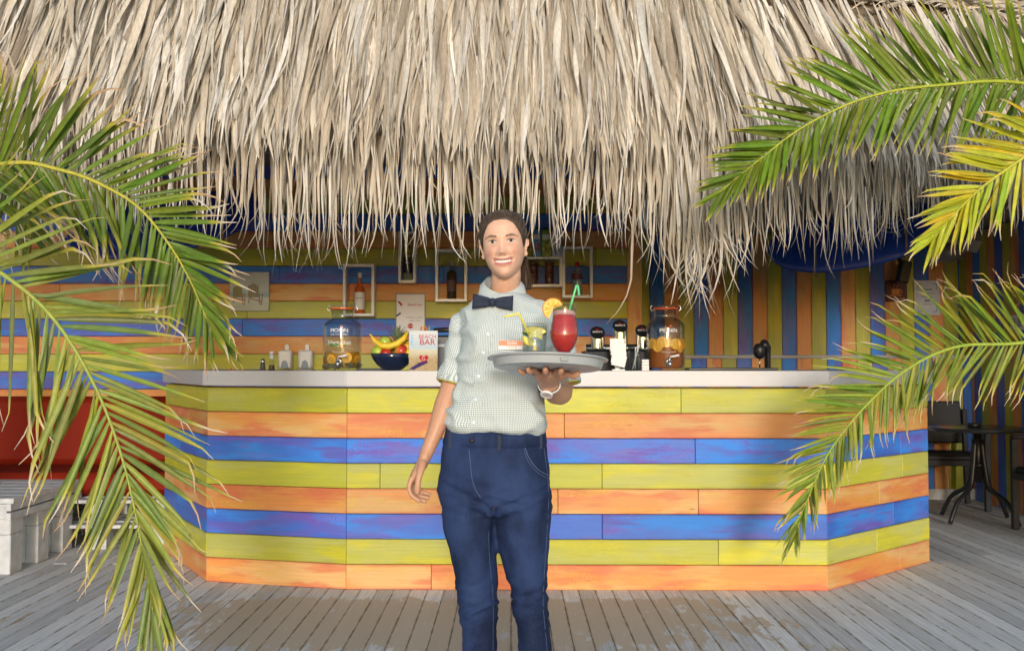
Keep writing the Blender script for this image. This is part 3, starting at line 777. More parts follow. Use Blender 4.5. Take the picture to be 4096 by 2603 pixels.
def bottle(name, label, loc, H, r, glassm, label_mat, capm, neck=.3, lab=(.12, .42), shoulder=.62, cap=.12, cat='bottle', text=None, tmat=None, liquid=None):
    t = thing(name, label, cat, loc)
    hn = H * (1 - neck)
    prof = [(r * .9, 0), (r, .006), (r, H * shoulder), (r * .85, H * (shoulder + .05)), (r * .42, hn), (r * .33, hn + .02), (r * .33, H * (1 - cap)), (r * .36, H * (1 - cap) + .002)]
    b = B(); b.lathe(prof, 20); part('bottle_body', b, glassm, t, True, world=False)
    b = B(); b.lathe([(r * .42, H * (1 - cap)), (r * .42, H * .995), (r * .36, H)], 16); part('cap', b, capm, t, 'auto', world=False)
    if label_mat:
        b = B(); b.lathe([(r + .0008, H * lab[0]), (r + .0008, H * lab[1])], 24, caps=False); lb = part('paper_label', b, label_mat, t, True, world=False)
        if text:
            me = text_mesh(text, r * .42, tmat, .0004); link('lettering', me, lb, (0, -r - .002, H * (lab[0] * .35 + lab[1] * .65)), UP)
    return t
M['syrup'] = glass('orange_syrup', (.62, .12, .01), .05, 1.4, .2)
M['rum_glass'] = glass('pale_rum', (.80, .78, .45), .02, 1.45, .85)
M['dark_glass'] = mat('dark_brown_glass', (.05, .035, .02), .1, var=.05)
M['gin_glass'] = glass('pale_gin', (.62, .70, .86), .02, 1.45, .8)
M['tiki'] = mat('brown_ceramic', (.10, .025, .008), .22, var=.25, vscale=30)
c, w, h = frame_box(1371, 1497, 1056, 1264, 'white box shelf holding the orange syrup bottle')
bottle('syrup_bottle', 'orange syrup bottle with a white label in a box shelf', c, .307, .037, M['syrup'], M['paper'], M['white_plastic'], lab=(.10, .52), shoulder=.58, text='MONIN', tmat=M['print_black'])
c, w, h = frame_box(1593, 1664, 925, 1131, 'narrow tall white box shelf holding the black labelled rum bottle')
bottle('rum_bottle', 'clear rum bottle with black label in the narrow tall box shelf', c, .29, .034, M['rum_glass'], M['black'], M['black'], lab=(.2, .6), shoulder=.66, text='Savoy', tmat=M['print_white'])
c, w, h = frame_box(1741, 1868, 997, 1206, 'white box shelf holding the dark brown bottle')
bottle('liqueur_bottle', 'dark brown liqueur bottle with grey cap in a box shelf', c, .288, .034, M['dark_glass'], mat('dark_label', (.10, .05, .05), .5), M['grey_plastic'], lab=(.2, .5), shoulder=.68)
c, w, h = frame_box(2250, 2371, 985, 1191, 'white box shelf holding the clear bottle with red cap')
bottle('gin_bottle', 'clear bottle with dark red label and red cap in a box shelf', c, .252, .040, M['gin_glass'], mat('plum_label', (.10, .015, .03), .5), M['red'], lab=(.48, .66), shoulder=.72)
c, w, h = frame_box(2040, 2249, 1026, 1147, 'long low white box shelf with juice cartons on top')
for k, (sx, nm, cc, c2) in enumerate(((2070, 'brown ceramic tiki mug at the left end of the long shelf', 0, 0), (2133, 'brown ceramic tiki mug between its neighbours on the long shelf', 0, 0), (2196, 'brown ceramic tiki mug at the end of the long shelf near the gin bottle', 0, 0))):
    for j in range(2):
        x = at(sx / K, 0, c.y).x
        b = B(); z0 = j * .086
        b.lathe([(.024, 0), (.030, .004), (.033, .02), (.029, .03), (.034, .045), (.034, .056), (.030, .064), (.033, .078), (.034, .085), (.030, .085), (.027, .02)], 18)
        for s in (-1, 1): b.ball((s * .012, -.031, .05), (.006, .005, .006), 8, 6)
        b.ball((0, -.032, .024), (.012, .005, .004), 8, 6)
        o = part('tiki_mug', b, M['tiki'], None, True); o.location = (x, c.y, c.z + z0)
        tag(o, '%s brown tiki mug, stack %s in the long shelf' % ('lower' if j == 0 else 'upper', ['far from the gin bottle', 'in the middle', 'next to the gin bottle'][k]), 'mug', 'stacked brown tiki mugs')
ctop = c.z - .02 + h + .0005
for sx, wd, c1, c2, nm in ((2146, .058, (.10, .30, .55), (.62, .10, .08), 'blue and red juice carton with grapefruit print'), (2183, .07, (.20, .30, .05), (.55, .40, .05), 'green and yellow juice carton with pineapple print'), (2226, .07, (.28, .36, .58), (.10, .10, .22), 'pale blue juice carton with dark berry print')):
    x = at(sx / K, 0, c.y).x
    t = thing('juice_carton', nm, 'carton', (x, c.y, ctop), group='juice cartons on the shelf')
    m1 = mat('carton_a', c1, .35, var=.25, vscale=25); m2 = mat('carton_b', c2, .35, var=.5, vscale=60)
    b = B(); b.box((0, 0, .095), (wd, .06, .19), bev=.002)
    part('carton_body', b, m1, t, False, world=False)
    b = B(); b.prism([(-wd / 2, .19), (wd / 2, .19), (wd / 2, .205), (-wd / 2, .2)], .05, c=(0, -.028, 0)); part('gable_top', b, m1, t, False, world=False)
    b = B()
    for q in range(7): b.ball((random.uniform(-.3, .3) * wd, -.030, random.uniform(.015, .10)), (random.uniform(.007, .013), .0015, random.uniform(.007, .013)), 8, 5)
    part('fruit_print', b, m2, t, True, world=False)
    b = B(); b.box((0, -.0305, .15), (wd * .8, .001, .035)); part('name_print', b, M['print_white'], t, False, world=False)
    b = B(); b.lathe([(.012, .2), (.012, .222), (.009, .226)], 12); part('cap', b, mat('green_cap', (.02, .10, .05), .4), t, 'auto', world=False)
# canvas with two beach chairs
a = at(919 / K, 1243 / K, WY - .03); c = at(1076 / K, 1088 / K, WY - .03)
t = thing('canvas_picture', 'square pale canvas picture of two wooden beach chairs', 'picture', ((a.x + c.x) / 2, WY - .014, (a.z + c.z) / 2))
def canvas_mat():
    m, tt, p = new_mat('beach_canvas')
    g = nd(tt, 'ShaderNodeTexCoord'); s = nd(tt, 'ShaderNodeSeparateXYZ', {0: g.outputs['Object']})
    n = nd(tt, 'ShaderNodeTexNoise', {'Vector': g.outputs['Object'], 'Scale': 14.0, 'Detail': 5.0}).outputs[0]
    zz = mathn(tt, 'ADD', s.outputs['Z'], mathn(tt, 'MULTIPLY', mathn(tt, 'SUBTRACT', n, .5), .03))
    c1 = mixc(tt, ramp(tt, zz, -.12, -.06), (.50, .52, .42), (.62, .66, .62))
    c1 = mixc(tt, ramp(tt, zz, -.05, -.035), c1, (.36, .52, .54)); c1 = mixc(tt, ramp(tt, zz, -.02, .01), c1, (.55, .58, .58))
    tt.links.new(c1, p.inputs['Base Color']); setp(p, Roughness=.8); return m
w = c.x - a.x
b = B(); b.box((0, 0, 0), (w, .028, w), bev=.002); pic = part('canvas', b, canvas_mat(), t, False, world=False)
mk = [mat('chair_print_%d' % i, cc, .8, var=.15, vscale=30) for i, cc in enumerate([(.30, .27, .13), (.36, .28, .14), (.42, .20, .10)])]
for i, (cx, sc_) in enumerate(((-.09, .85), (.03, 1.0))):
    ch = B()
    for q in range(5):
        xx = cx + (q - 2) * .016 * sc_; hh = (.105 - abs(q - 2) * .008) * sc_
        ch.add([(xx - .007, -.0155, -.045), (xx + .007, -.0155, -.045), (xx + .007, -.0155, -.045 + hh), (xx - .007, -.0155, -.045 + hh)], [(0, 1, 2, 3)])
    part('chair_back_print', ch, mk[i], pic, False, world=False)
    ch = B()
    for (x0, z0, x1, z1, ww) in ((.045, -.02, .05, -.1, .008), (.045, -.022, .075, -.024, .007), (.07, -.025, .06, -.105, .007), (-.03, -.048, -.035, -.09, .007), (-.03, -.05, .06, -.075, .009)):
        d = Vector((x1 - x0, 0, z1 - z0)).normalized(); nn = Vector((-d.z, 0, d.x)) * ww / 2
        p, q = Vector((cx + x0 * sc_, -.0162, z0)), Vector((cx + x1 * sc_, -.0162, z1))
        ch.add([p - nn, q - nn, q + nn, p + nn], [(0, 1, 2, 3)])
    part('chair_leg_print', ch, mk[2], pic, False, world=False)
link('lettering', text_mesh('BEACH', .035, mat('faint_blue_print', (.42, .52, .55), .8, var=0), .0003), pic, (.06, -.0150, .065), UP)
# opening hours sign
a = at(1583 / K, 1331 / K, WY - .02); c = at(1701 / K, 1172 / K, WY - .02); w = c.x - a.x; h = c.z - a.z
t = thing('opening_hours_sign', 'white framed sign with the bar opening hours on the plank wall', 'sign', ((a.x + c.x) / 2, WY - .009, (a.z + c.z) / 2))
b = B(); b.box((0, 0, 0), (w, .016, h), bev=.002); part('frame', b, mat('grey_frame', (.30, .27, .26), .5), t, False, world=False)
b = B(); b.box((0, -.009, -.003), (w - .012, .004, h - .016)); pg = part('sheet', b, mat('pale_sheet', (.62, .62, .68), .4, var=.02), t, False, world=False)
y_ = -.0118
link('lettering', text_mesh('Beach bar', .028, M['red'], .0004), pg, (.035, y_, .062), UP)
link('lettering', text_mesh('OPENING HOURS', .016, M['print_grey'], .0004), pg, (.03, y_, -.035), UP)
link('lettering', text_mesh('10:00 - 17:00', .016, M['print_grey'], .0004), pg, (.03, y_, -.058), UP)
for a0, a1, mm in ((20, 60, M['red']), (-75, -35, M['print_black'])):
    b = B(); q = [(math.cos(R(a0 + (a1 - a0) * i / 8)), math.sin(R(a0 + (a1 - a0) * i / 8))) for i in range(9)]
    cx_, cz_ = -.125, .035
    b.loft([[Vector((cx_ + r * x, yy, cz_ + r * z * .95)) for r, yy in ((.055, y_), (.068, y_), (.068, y_ + .001), (.055, y_ + .001))] for x, z in q]); part('logo_arc', b, mm, pg, False, world=False)
b = B(); b.lathe([(.0005, 0), (.019, 0), (.019, .001), (.0005, .001)], 20, M=Matrix.Rotation(R(90), 3, 'X')); dd = part('logo_disc', b, M['red'], pg, False, world=False); dd.location = (.0, y_, -.098)
link('lettering', text_mesh('Grifid', .013, M['print_white'], .0003), pg, (0, y_ - .0015, -.098), UP)
# soap dispensers on the wall
for k, (x0, x1) in enumerate(((1110, 1164), (1190, 1247))):
    a = at(x0 / K, 1474 / K, WY - .1); c = at(x1 / K, 1400 / K, WY - .1); w = c.x - a.x
    t = thing('soap_dispenser', ['white soap dispenser on the wall beside the capped sauce bottle', 'white soap dispenser on the wall with a grey tray under it'][k], 'soap dispenser', ((a.x + c.x) / 2, WY - .002, a.z), group='white soap dispensers on the wall')
    hh = c.z - a.z
    b = B(); b.box((0, -.045, hh / 2), (w, .085, hh), bev=.012); part('dispenser_body', b, M['white_plastic'], t, 'auto', world=False)
    b = B(); b.prism([(-.014, hh), (.014, hh), (.014, hh + .035), (.007, hh + .045), (-.007, hh + .045), (-.014, hh + .035)], .006, c=(0, -.012, 0)); part('hanging_tab', b, mat('clear_plastic', (.62, .64, .68), .3), t, 'auto', world=False)
    b = B(); b.prism([(-.028, 0), (.028, 0), (.018, .05), (0, .062), (-.018, .05)], .012, c=(0, -.099, .002)); part('push_lever', b, mat('blue_grey_lever', (.16, .24, .36), .3), t, 'auto', world=False)
    if k == 1:
        b = B(); b.box((0, -.055, -.012), (w * 1.15, .11, .02), bev=.003); part('drip_tray', b, M['grey_plastic'], t, False, world=False)

# ------------------------------------------------------------------ things on the counter
M['amber'] = glass('amber_punch', (.62, .30, .015), .08, 1.33, .25)
M['brown_tea'] = glass('brown_orange_punch', (.42, .11, .008), .08, 1.33, .15)
M['orange_rind'] = mat('orange_rind', (.80, .32, .01), .45, var=.1)
M['orange_flesh'] = mat('orange_flesh', (.85, .42, .02), .35, var=.25, vscale=60)
M['lemon_rind'] = mat('lemon_rind', (.80, .62, .02), .4)
M['lemon_flesh'] = mat('lemon_flesh', (.80, .72, .20), .35, var=.2, vscale=60)
M['mint'] = mat('mint_leaf', (.04, .16, .02), .5, var=.3, vscale=40, bump=.5)
M['gasket'] = mat('orange_gasket', (.70, .10, .01), .5)
def citrus(name, label, pos, r, rot, rind, flesh, part_=1.0, parent=None, group=None):
    """a slice with rind ring and segments; disc in local xz; part_ <1 gives a wedge"""
    t = thing(name, label, 'fruit slice', pos, rot, group) if label else link(name, None, parent, pos, rot)
    n = 28; a1 = 2 * math.pi * part_
    def arc(r0, r1, th, a0=0, a2=a1, m=n):
        b = B(); rings = []
        for i in range(m + 1):
            a = a0 + (a2 - a0) * i / m; cx, cz = math.cos(a), math.sin(a)
            rings.append([Vector((cx * r0, -th, cz * r0)), Vector((cx * r1, -th, cz * r1)), Vector((cx * r1, th, cz * r1)), Vector((cx * r0, th, cz * r0))])
        b.loft(rings); return b
    part('rind', arc(r * .88, r, .0028), rind, t, 'auto', world=False)
    part('pith', arc(r * .06, r * .885, .0020), mat('pale_pith', (.85, .70, .30), .5), t, 'auto', world=False)
    ns = max(2, int(9 * part_)); b = B()
    for k in range(ns):
        bb = arc(r * .12, r * .83, .0027, a1 * (k + .08) / ns, a1 * (k + .92) / ns, 5); b.add(bb.v, bb.f)
    part('flesh', b, flesh, t, 'auto', world=False)
    return t
def dispenser(label, sx, Y, level, liq, text2, tapside):
    x = at(sx / K, 0, Y).x
    t = thing('drink_dispenser', label, 'drink dispenser', (x, Y, CT), group='glass drink dispensers on the bar')
    prof = [(.0006, .001), (.085, .001), (.099, .004), (.104, .012), (.109, .04), (.110, .24), (.106, .262), (.09, .278), (.068, .288), (.062, .296), (.062, .335), (.069, .338), (.069, .344),
            (.058, .344), (.058, .296), (.064, .284), (.086, .273), (.101, .258), (.105, .24), (.104, .04), (.099, .016), (.09, .012), (.0006, .012)]
    b = B(); b.lathe(prof, 40, caps=False); part('jar', b, M['glass'], t, True, world=False)
    b = B(); b.lathe([(.0006, .0135), (.089, .0135), (.094, .018), (.0965, .042), (.0965, level), (.0006, level)], 40, caps=False); part('drink', b, liq, t, 'auto', world=False)
    b = B(); b.lathe([(.0006, .352), (.064, .352), (.068, .349), (.068, .362), (.066, .366), (.0006, .368)], 32, caps=False); part('lid', b, M['glass'], t, 'auto', world=False)
    b = B(); b.lathe([(.060, .3445), (.0695, .3445), (.0695, .3515), (.060, .3515)], 32, caps=False); part('gasket', b, M['gasket'], t, 'auto', world=False)
    for s in (-1, 1):
        b = B(); pts = [(s * (.07 + .016 * math.sin(q)), 0, .335 + .016 * (1 - math.cos(q))) for q in [i * .45 for i in range(8)]]
        b.tube(pts, .0018, n=6); part('wire_clasp', b, M['steel'], t, True, world=False)
    # tap
    tp = B(); tp.tube([(0, -.104, .05), (0, -.135, .05), (0, -.145, .044), (0, -.147, .022)], [.011, .010, .011, .009], n=10)
    tp.lathe([(.02, 0), (.02, .006), (.012, .010)], 16, c=(0, -.108, .05), M=Matrix.Rotation(R(90), 3, 'X')); tp.tube([(0, -.137, .056), (0, -.137, .074)], [.006, .005], n=8)
    tap_ = part('tap', tp, M['steel'], t, True, world=False)
    b = B(); b.tube([(0, -.137, .076), (.02, -.139, .079), (.052, -.141, .086)], [(.005, .004), (.007, .004), (.008, .004)], n=8); part('tap_lever', b, M['white_plastic'], tap_, True, world=False)
    # writing on the glass: letters laid round the curve
    def curved(text, size, z, mm, dep=.0004, sp=1.0):
        me = text_mesh(text, size, mm, dep, spacing=sp); rr = .1106
        for v in me.vertices:
            a = v.co.x / rr; zz = v.co.y; q = v.co.z
            v.co = Vector((math.sin(a) * (rr + q), -math.cos(a) * (rr + q), zz))
        link('lettering', me, t, (0, 0, z))
    curved('MONIN', .030, .222, M['print_white'])
    frost = mat('frosted_print', (.62, .63, .62), .4, var=0)
    if text2:
        curved('OLD FASHIONED', .013, .200, frost); curved("Nantucket", .036, .155, frost, sp=.9)
        b = B(); b.tube([(math.sin(q) * .111, -math.cos(q) * .111, .135 - .012 * math.sin(q * 2.2)) for q in [-.8 + i * .13 for i in range(13)]], .0009, n=5); part('embossed_swirl', b, frost, t, True, world=False)
    b = B(); b.ball((.013, -.1105, .245), (.006, .002, .0075), 10, 8); part('logo_flame', b, M['gasket'], t, True, world=False)
    b = B()
    for q in range(15):
        a_ = -.34 + q * .049; b.ball((math.sin(a_) * .1105, -math.cos(a_) * .1105, .112 - .012 * math.cos(a_ * 3)), (.0018, .001, .003), 6, 5)
    part('embossed_band', b, frost, t, True, world=False)
    return Vector((x, Y, CT))
o1_ = dispenser('glass drink dispenser with amber lemonade, a third full, beside the fruit bowl', 1378, 5.62, .105, M['amber'], True, 1)
for k, (a_, z_, r_) in enumerate(((-.45, .062, .030), (.40, .072, .030), (1.2, .06, .03), (-1.6, .05, .03))):
    p = o1_ + Vector((math.sin(a_) * .0995, -math.cos(a_) * .0995, z_))
    citrus('orange_slice', 'orange slice floating in the amber drink dispenser', p, r_, (R(10), R(random.uniform(0, 90)), a_), M['orange_rind'], M['orange_flesh'], group='orange slices in the amber drink')
b = B()
for q in range(30):
    a_ = random.uniform(-1.5, 1.5); p = o1_ + Vector((math.sin(a_) * .1, -math.cos(a_) * .1, random.uniform(.016, .04)))
    s_ = random.uniform(.014, .026); d = Vector((random.gauss(0, 1), random.gauss(0, .3), random.gauss(0, .7))).normalized(); e = Vector((-d.z, .1, d.x)) * .45
    b.add([p - d * s_, p + e * s_, p + d * s_, p - e * s_, p + Vector((0, .003, 0))], [(0, 1, 2, 3), (0, 1, 4), (2, 3, 4)])
tag(part('mint_leaves', b, mat('steeped_mint', (.06, .06, .012), .5, var=.3)), 'dark mint leaves sunk at the bottom of the amber drink', 'mint', kind='stuff')
for k, (a_, z_) in enumerate(((-.38, .143), (-.12, .143))):
    b = B(); q = [(-.016, 0), (-.008, .008), (.004, .007), (.016, 0), (.004, -.007), (-.008, -.008)]
    p = o1_ + Vector((math.sin(a_) * .1115, -math.cos(a_) * .1115, z_)); b.prism(q, .0012, M=Matrix.Rotation(a_, 3, 'Z'), c=p)
    tag(part('leaf', b, M['mint'], None, False), 'small dark mint leaf stuck to the glass of the amber dispenser', 'leaf', 'mint leaves stuck to the glass')
o2_ = dispenser('glass drink dispenser with brown orange punch, half full, beside the beer taps', 2655, 5.62, .178, M['brown_tea'], False, 1)
for k, (a_, z_, r_) in enumerate(((-.95, .150, .030), (-.35, .158, .031), (.42, .148, .032), (1.05, .152, .030), (-.6, .130, .027), (.75, .126, .027))):
    p = o2_ + Vector((math.sin(a_) * .0995, -math.cos(a_) * .0995, z_))
    citrus('orange_slice', 'orange slice floating in the brown punch dispenser', p, r_, (R(6), R(20 + 50 * k), a_), M['orange_rind'], M['orange_flesh'], group='orange slices in the brown punch')
def at_counter(sx, Y): return Vector((at(sx / K, 0, Y).x, Y, CT))
# shaker and sauce bottle
p = at_counter(1065, 5.72); t = thing('pepper_shaker', 'small grey pepper shaker beside the white capped bottle', 'shaker', p)
b = B(); b.lathe([(.013, 0), (.016, .004), (.014, .03), (.012, .042)], 14); part('shaker_body', b, mat('smoky_shaker', (.10, .10, .09), .25), t, True, world=False)
b = B(); b.lathe([(.0125, .042), (.0135, .05), (.011, .062), (.004, .066)], 14); part('lid', b, M['steel'], t, True, world=False)
p = at_counter(1100, 5.62); t = thing('sauce_bottle', 'little clear bottle with tall white cap beside the soap dispenser', 'bottle', p)
b = B(); b.lathe([(.018, 0), (.019, .004), (.016, .04), (.011, .06), (.010, .07)], 16); part('bottle_body', b, M['glass'], t, True, world=False)
b = B(); b.lathe([(.015, .001), (.0165, .006), (.0145, .03), (.002, .031)], 16); part('sauce', b, mat('brown_sauce', (.06, .02, .01), .3), t, True, world=False)
b = B(); b.lathe([(.0125, .066), (.0125, .105), (.011, .108)], 16); cp = part('cap', b, M['white_plastic'], t, 'auto', world=False)
b = B(); b.lathe([(.0128, .088), (.0128, .092)], 16, caps=False); part('cap_band', b, M['red'], cp, True, world=False)
# red scrap on the counter
b = B(); b.prism([(-.012, 0), (.010, 0), (.012, .014), (.004, .006)], .003, c=at_counter(934, 5.6)); tag(part('paper_scrap', b, M['red'], None, False), 'tiny red paper scrap lying on the white counter', 'scrap')
# slate mat and fruit bowl
p = at_counter(1500, 5.66); b = B(); b.box(p + Vector((0, 0, .006)), (.16, .2, .011), bev=.002); tag(part('bar_mat', b, mat('dark_slate', (.05, .055, .065), .6, bump=.3)), 'dark slate mat under the edge of the fruit bowl', 'mat')
fb = at_counter(1577, 5.56) + Vector((0, 0, .0005))
t = thing('fruit_bowl', 'dark blue glass fruit bowl piled with fruit behind the menu', 'bowl', fb)
b = B(); b.lathe([(.0006, 0), (.04, 0), (.055, .006), (.085, .03), (.11, .062), (.124, .094), (.121, .095), (.106, .064), (.08, .034), (.05, .011), (.0006, .008)], 36, caps=False)
part('bowl_shell', b, mat('navy_glass', (.008, .016, .05), .08, var=.05), t, True, world=False)
def fruit(name, label, dx_, dy_, dz_, r, cols, rough=.3, sy=1.0, group=None, rot=0.0):
    m, tt, pb = new_mat(name + '_skin')
    g = nd(tt, 'ShaderNodeTexCoord'); n = nd(tt, 'ShaderNodeTexNoise', {'Vector': g.outputs['Object'], 'Scale': 11.0, 'Detail': 4.0}).outputs[0]
    s = nd(tt, 'ShaderNodeSeparateXYZ', {0: g.outputs['Object']})
    f = ramp(tt, mathn(tt, 'ADD', n, mathn(tt, 'MULTIPLY', s.outputs['X'], 5.0)), .40, .66)
    tt.links.new(mixc(tt, f, cols[0], cols[1]), pb.inputs['Base Color']); setp(pb, Roughness=rough)
    o = thing(name, label, 'fruit', fb + Vector((dx_, dy_, dz_)), (rot, rot * .6, 0), group)
    prof = [(r * math.cos(a) * (1 - .06 * math.sin(a)), r * sy * (math.sin(a) - .16 * math.exp(-((a - math.pi / 2) / .35) ** 2) + .12 * math.exp(-((a + math.pi / 2) / .35) ** 2))) for a in [-math.pi / 2 * .98 + math.pi * .98 * i / 15 for i in range(16)]]
    b = B(); b.lathe(prof, 22); part('skin', b, m, o, True, world=False)
    b = B(); b.tube([(0, 0, r * sy * .78), (.002, 0, r * sy * 1.0), (.004, .001, r * sy * 1.14)], [.0018, .0015, .0018], n=6); part('stem', b, M['brown_base'], o, True, world=False)
    return o
fruit('apple', 'green apple under the stem end of the banana', -.075, -.045, .105, .036, ((.32, .46, .04), (.42, .52, .06)))
fruit('apple', 'green apple behind the banana beside the pineapple leaves', -.045, .02, .158, .036, ((.34, .50, .05), (.44, .54, .08)))
fruit('apple', 'red apple in front on the rim of the bowl', -.03, -.065, .092, .034, ((.42, .02, .02), (.50, .05, .03)), rot=.4)
fruit('apple', 'red and yellow apple leaning on the banana', .053, -.05, .108, .037, ((.62, .30, .04), (.50, .05, .03)), rot=-.3)
fruit('orange', 'orange at the back of the fruit bowl', .085, .01, .13, .037, ((.72, .40, .02), (.74, .46, .03)), .45)
fruit('lemon', 'yellow lemon at the right of the fruit bowl', .095, -.045, .095, .029, ((.75, .55, .02), (.70, .60, .03)), .4)
fruit('plum', 'dark red plum low between the apples', .01, -.06, .074, .025, ((.12, .01, .015), (.2, .02, .02)))
t = thing('banana', 'ripe yellow banana curved across the fruit', 'fruit', fb + Vector((-.01, -.07, .15)))
pts = [(-.11, .0, .05), (-.098, -.002, .04), (-.078, -.006, .012), (-.045, -.01, -.012), (0, -.012, -.018), (.045, -.008, -.002), (.078, -.002, .024), (.098, .004, .054), (.092, .006, .064)]
b = B(); b.tube([Vector(q) for q in pts], [.004, .005, .013, .0185, .020, .0195, .017, .011, .005], n=6, rounded=True); bn = part('peel', b, mat('banana_peel', (.72, .50, .03), .45, var=.12, vscale=25), t, True, world=False)
b = B(); b.tube([pts[0], (-.114, .001, .055)], [.0046, .0042], n=6); b.tube([(.0935, .006, .063), (.089, .007, .068)], [.0055, .003], n=6); part('tips', b, M['brown_base'], bn, True, world=False)
t = thing('pineapple', 'pineapple with spiky grey green crown standing in the fruit bowl', 'fruit', fb + Vector((.025, .035, .03)))
b = B(); b.lathe([(.01, 0), (.035, .012), (.045, .05), (.04, .085), (.026, .105)], 16); part('body', b, mat('pineapple_skin', (.30, .20, .05), .7, var=.4, vscale=60, bump=1.0), t, True, world=False)
lm = mat('pineapple_leaf', (.14, .19, .10), .55, var=.25, vscale=20)
for i in range(46):
    h_ = i / 46; a_ = i * 2.4; rr = .024 * (1 - h_ * .7); zz = .09 + .085 * h_; L = random.uniform(.055, .085) * (1 if h_ < .8 else .85); out = mix(.85, .22, h_)
    d = Vector((math.cos(a_) * out, math.sin(a_) * out, 1)).normalized(); s = Vector((-math.sin(a_), math.cos(a_), 0)); b = B()
    base = Vector((math.cos(a_) * rr, math.sin(a_) * rr, zz)); V = []
    for q in range(5):
        f = q / 4; pp = base + d * L * f + Vector((math.cos(a_), math.sin(a_), -.4)) * .018 * f * f; ww = .0065 * (1 - f ** 1.6) + .0004
        V += [pp - s * ww, pp + d.cross(s) * .002, pp + s * ww]
    b.add(V, sfaces(4)); part('leaf', b, lm, t, True, world=False)
# menu
a = at(1641 / K, 0, 5.42); c = at(1754 / K, 0, 5.42); w = c.x - a.x; h = .218
t = thing('menu_stand', 'upright beach bar menu card standing on the white counter', 'menu', ((a.x + c.x) / 2, 5.42, CT + .0005), (R(-4), 0, 0))
def menu_mat():
    m, tt, p = new_mat('menu_print')
    g = nd(tt, 'ShaderNodeTexCoord'); s = nd(tt, 'ShaderNodeSeparateXYZ', {0: g.outputs['Object']})
    n = nd(tt, 'ShaderNodeTexNoise', {'Vector': g.outputs['Object'], 'Scale': 300.0, 'Detail': 3.0}).outputs[0]
    n2 = nd(tt, 'ShaderNodeTexNoise', {'Vector': g.outputs['Object'], 'Scale': 20.0, 'Detail': 4.0}).outputs[0]
    z = mathn(tt, 'ADD', s.outputs['Z'], mathn(tt, 'MULTIPLY', mathn(tt, 'SUBTRACT', n2, .5), .02))
    sand = mixc(tt, ramp(tt, n, .35, .65), (.30, .20, .09), (.52, .40, .24))
    c1 = mixc(tt, ramp(tt, z, .05, .115), sand, (.58, .55, .42)); c1 = mixc(tt, ramp(tt, z, .11, .123), c1, (.46, .56, .62)); c1 = mixc(tt, ramp(tt, z, .13, .21), c1, (.60, .63, .66))
    tt.links.new(c1, p.inputs['Base Color']); setp(p, Roughness=.6, Specular_IOR_Level=.15); return m
b = B(); b.box((0, 0, h / 2), (w, .004, h), bev=.0008); pg = part('card', b, menu_mat(), t, False, world=False)
link('lettering', text_mesh('BEACH', .030, M['red'], .0004), pg, (.022, -.0026, .184), UP)
link('lettering', text_mesh('BAR', .047, M['red'], .0004), pg, (.022, -.0026, .154), UP)
link('lettering', text_mesh('MENU', .022, M['print_blue'], .0004), pg, (-.062, -.0026, .168), (R(90), R(-90), 0))
b = B(); b.prism([(-.076, .01), (-.052, .004), (.028, .045), (.018, .056), (-.02, .045)], .0004, c=(0, -.0026, 0)); part('shadow_print', b, mat('purple_print', (.05, .025, .13), .6, spec=.1, var=.4, vscale=200), pg, False, world=False)
ht = [(.026 * (math.sin(q) ** 3), .023 * (.8125 * math.cos(q) - .3125 * math.cos(2 * q) - .125 * math.cos(3 * q) - .0625 * math.cos(4 * q)) + .066) for q in [i * 2 * math.pi / 28 for i in range(28)]]
b = B(); b.prism([(x, z) for x, z in ht], .0006, c=(.003, -.0032, 0)); part('heart_print', b, mat('heart_red', (.45, .02, .03), .6, var=.1, spec=.1), pg, False, world=False)
b = B(); b.tube([(.003 + .009 * math.cos(q), -.0036, .066 + .009 * math.sin(q)) for q in [R(60 + i * 25) for i in range(12)]] + [(.006, -.0036, .064)], .0012, n=4); part('logo_print', b, M['print_white'], pg, False, world=False)
b = B(); b.prism([(0, .122), (.075, .128), (.075, .134), (.045, .128)], .0004, c=(0, -.0026, 0)); part('hill_print', b, mat('hill_blue', (.22, .42, .62), .4), pg, False, world=False)
b = B(); b.box((0, .03, .003), (w, .06, .005)); part('foot', b, M['glass'], t, False, world=False)
# glass of straws and black machine behind the menu
p = at_counter(1700, 5.78); t = thing('straw_glass', 'glass full of drinking straws behind the menu', 'glass', p)
b = B(); b.lathe([(.0006, 0), (.038, 0), (.044, .20), (.0415, .20), (.036, .006), (.0006, .006)], 24, caps=False); part('tumbler', b, M['glass'], t, True, world=False)
SC_ = [(.75, .60, .05), (.75, .25, .05), (.65, .68, .08), (.55, .12, .45), (.8, .35, .08)]
for i in range(22):
    a_ = random.uniform(0, 6.28); r_ = random.uniform(0, .03); x0, y0 = r_ * math.cos(a_), r_ * math.sin(a_); k = random.uniform(1.05, 1.3)
    b = B(); b.tube([(x0 * .8, y0 * .8, .008), (x0 * k, y0 * k, random.uniform(.246, .262))], .0028, n=6)
    cc = SC_[i % 5]; o = part('drinking_straw', b, mat('straw_%d' % (i % 5), cc, .4) if i < 5 else bpy.data.materials['straw_%d' % (i % 5)], None, True); o.location = p
    tag(o, ['yellow', 'orange', 'lime', 'pink', 'amber'][i % 5] + ' straw in the full straw glass behind the menu', 'straw', 'straws in the straw glass')
p = at_counter(1790, 5.82); t = thing('coffee_machine', 'black machine with grey band on the bar behind the menu', 'machine', p)
b = B(); b.box((0, 0, .10), (.16, .2, .20), bev=.01); part('housing', b, M['black'], t, False, world=False)
b = B(); b.box((0, -.102, .142), (.15, .006, .016)); part('trim_band', b, M['grey_plastic'], t, False, world=False)
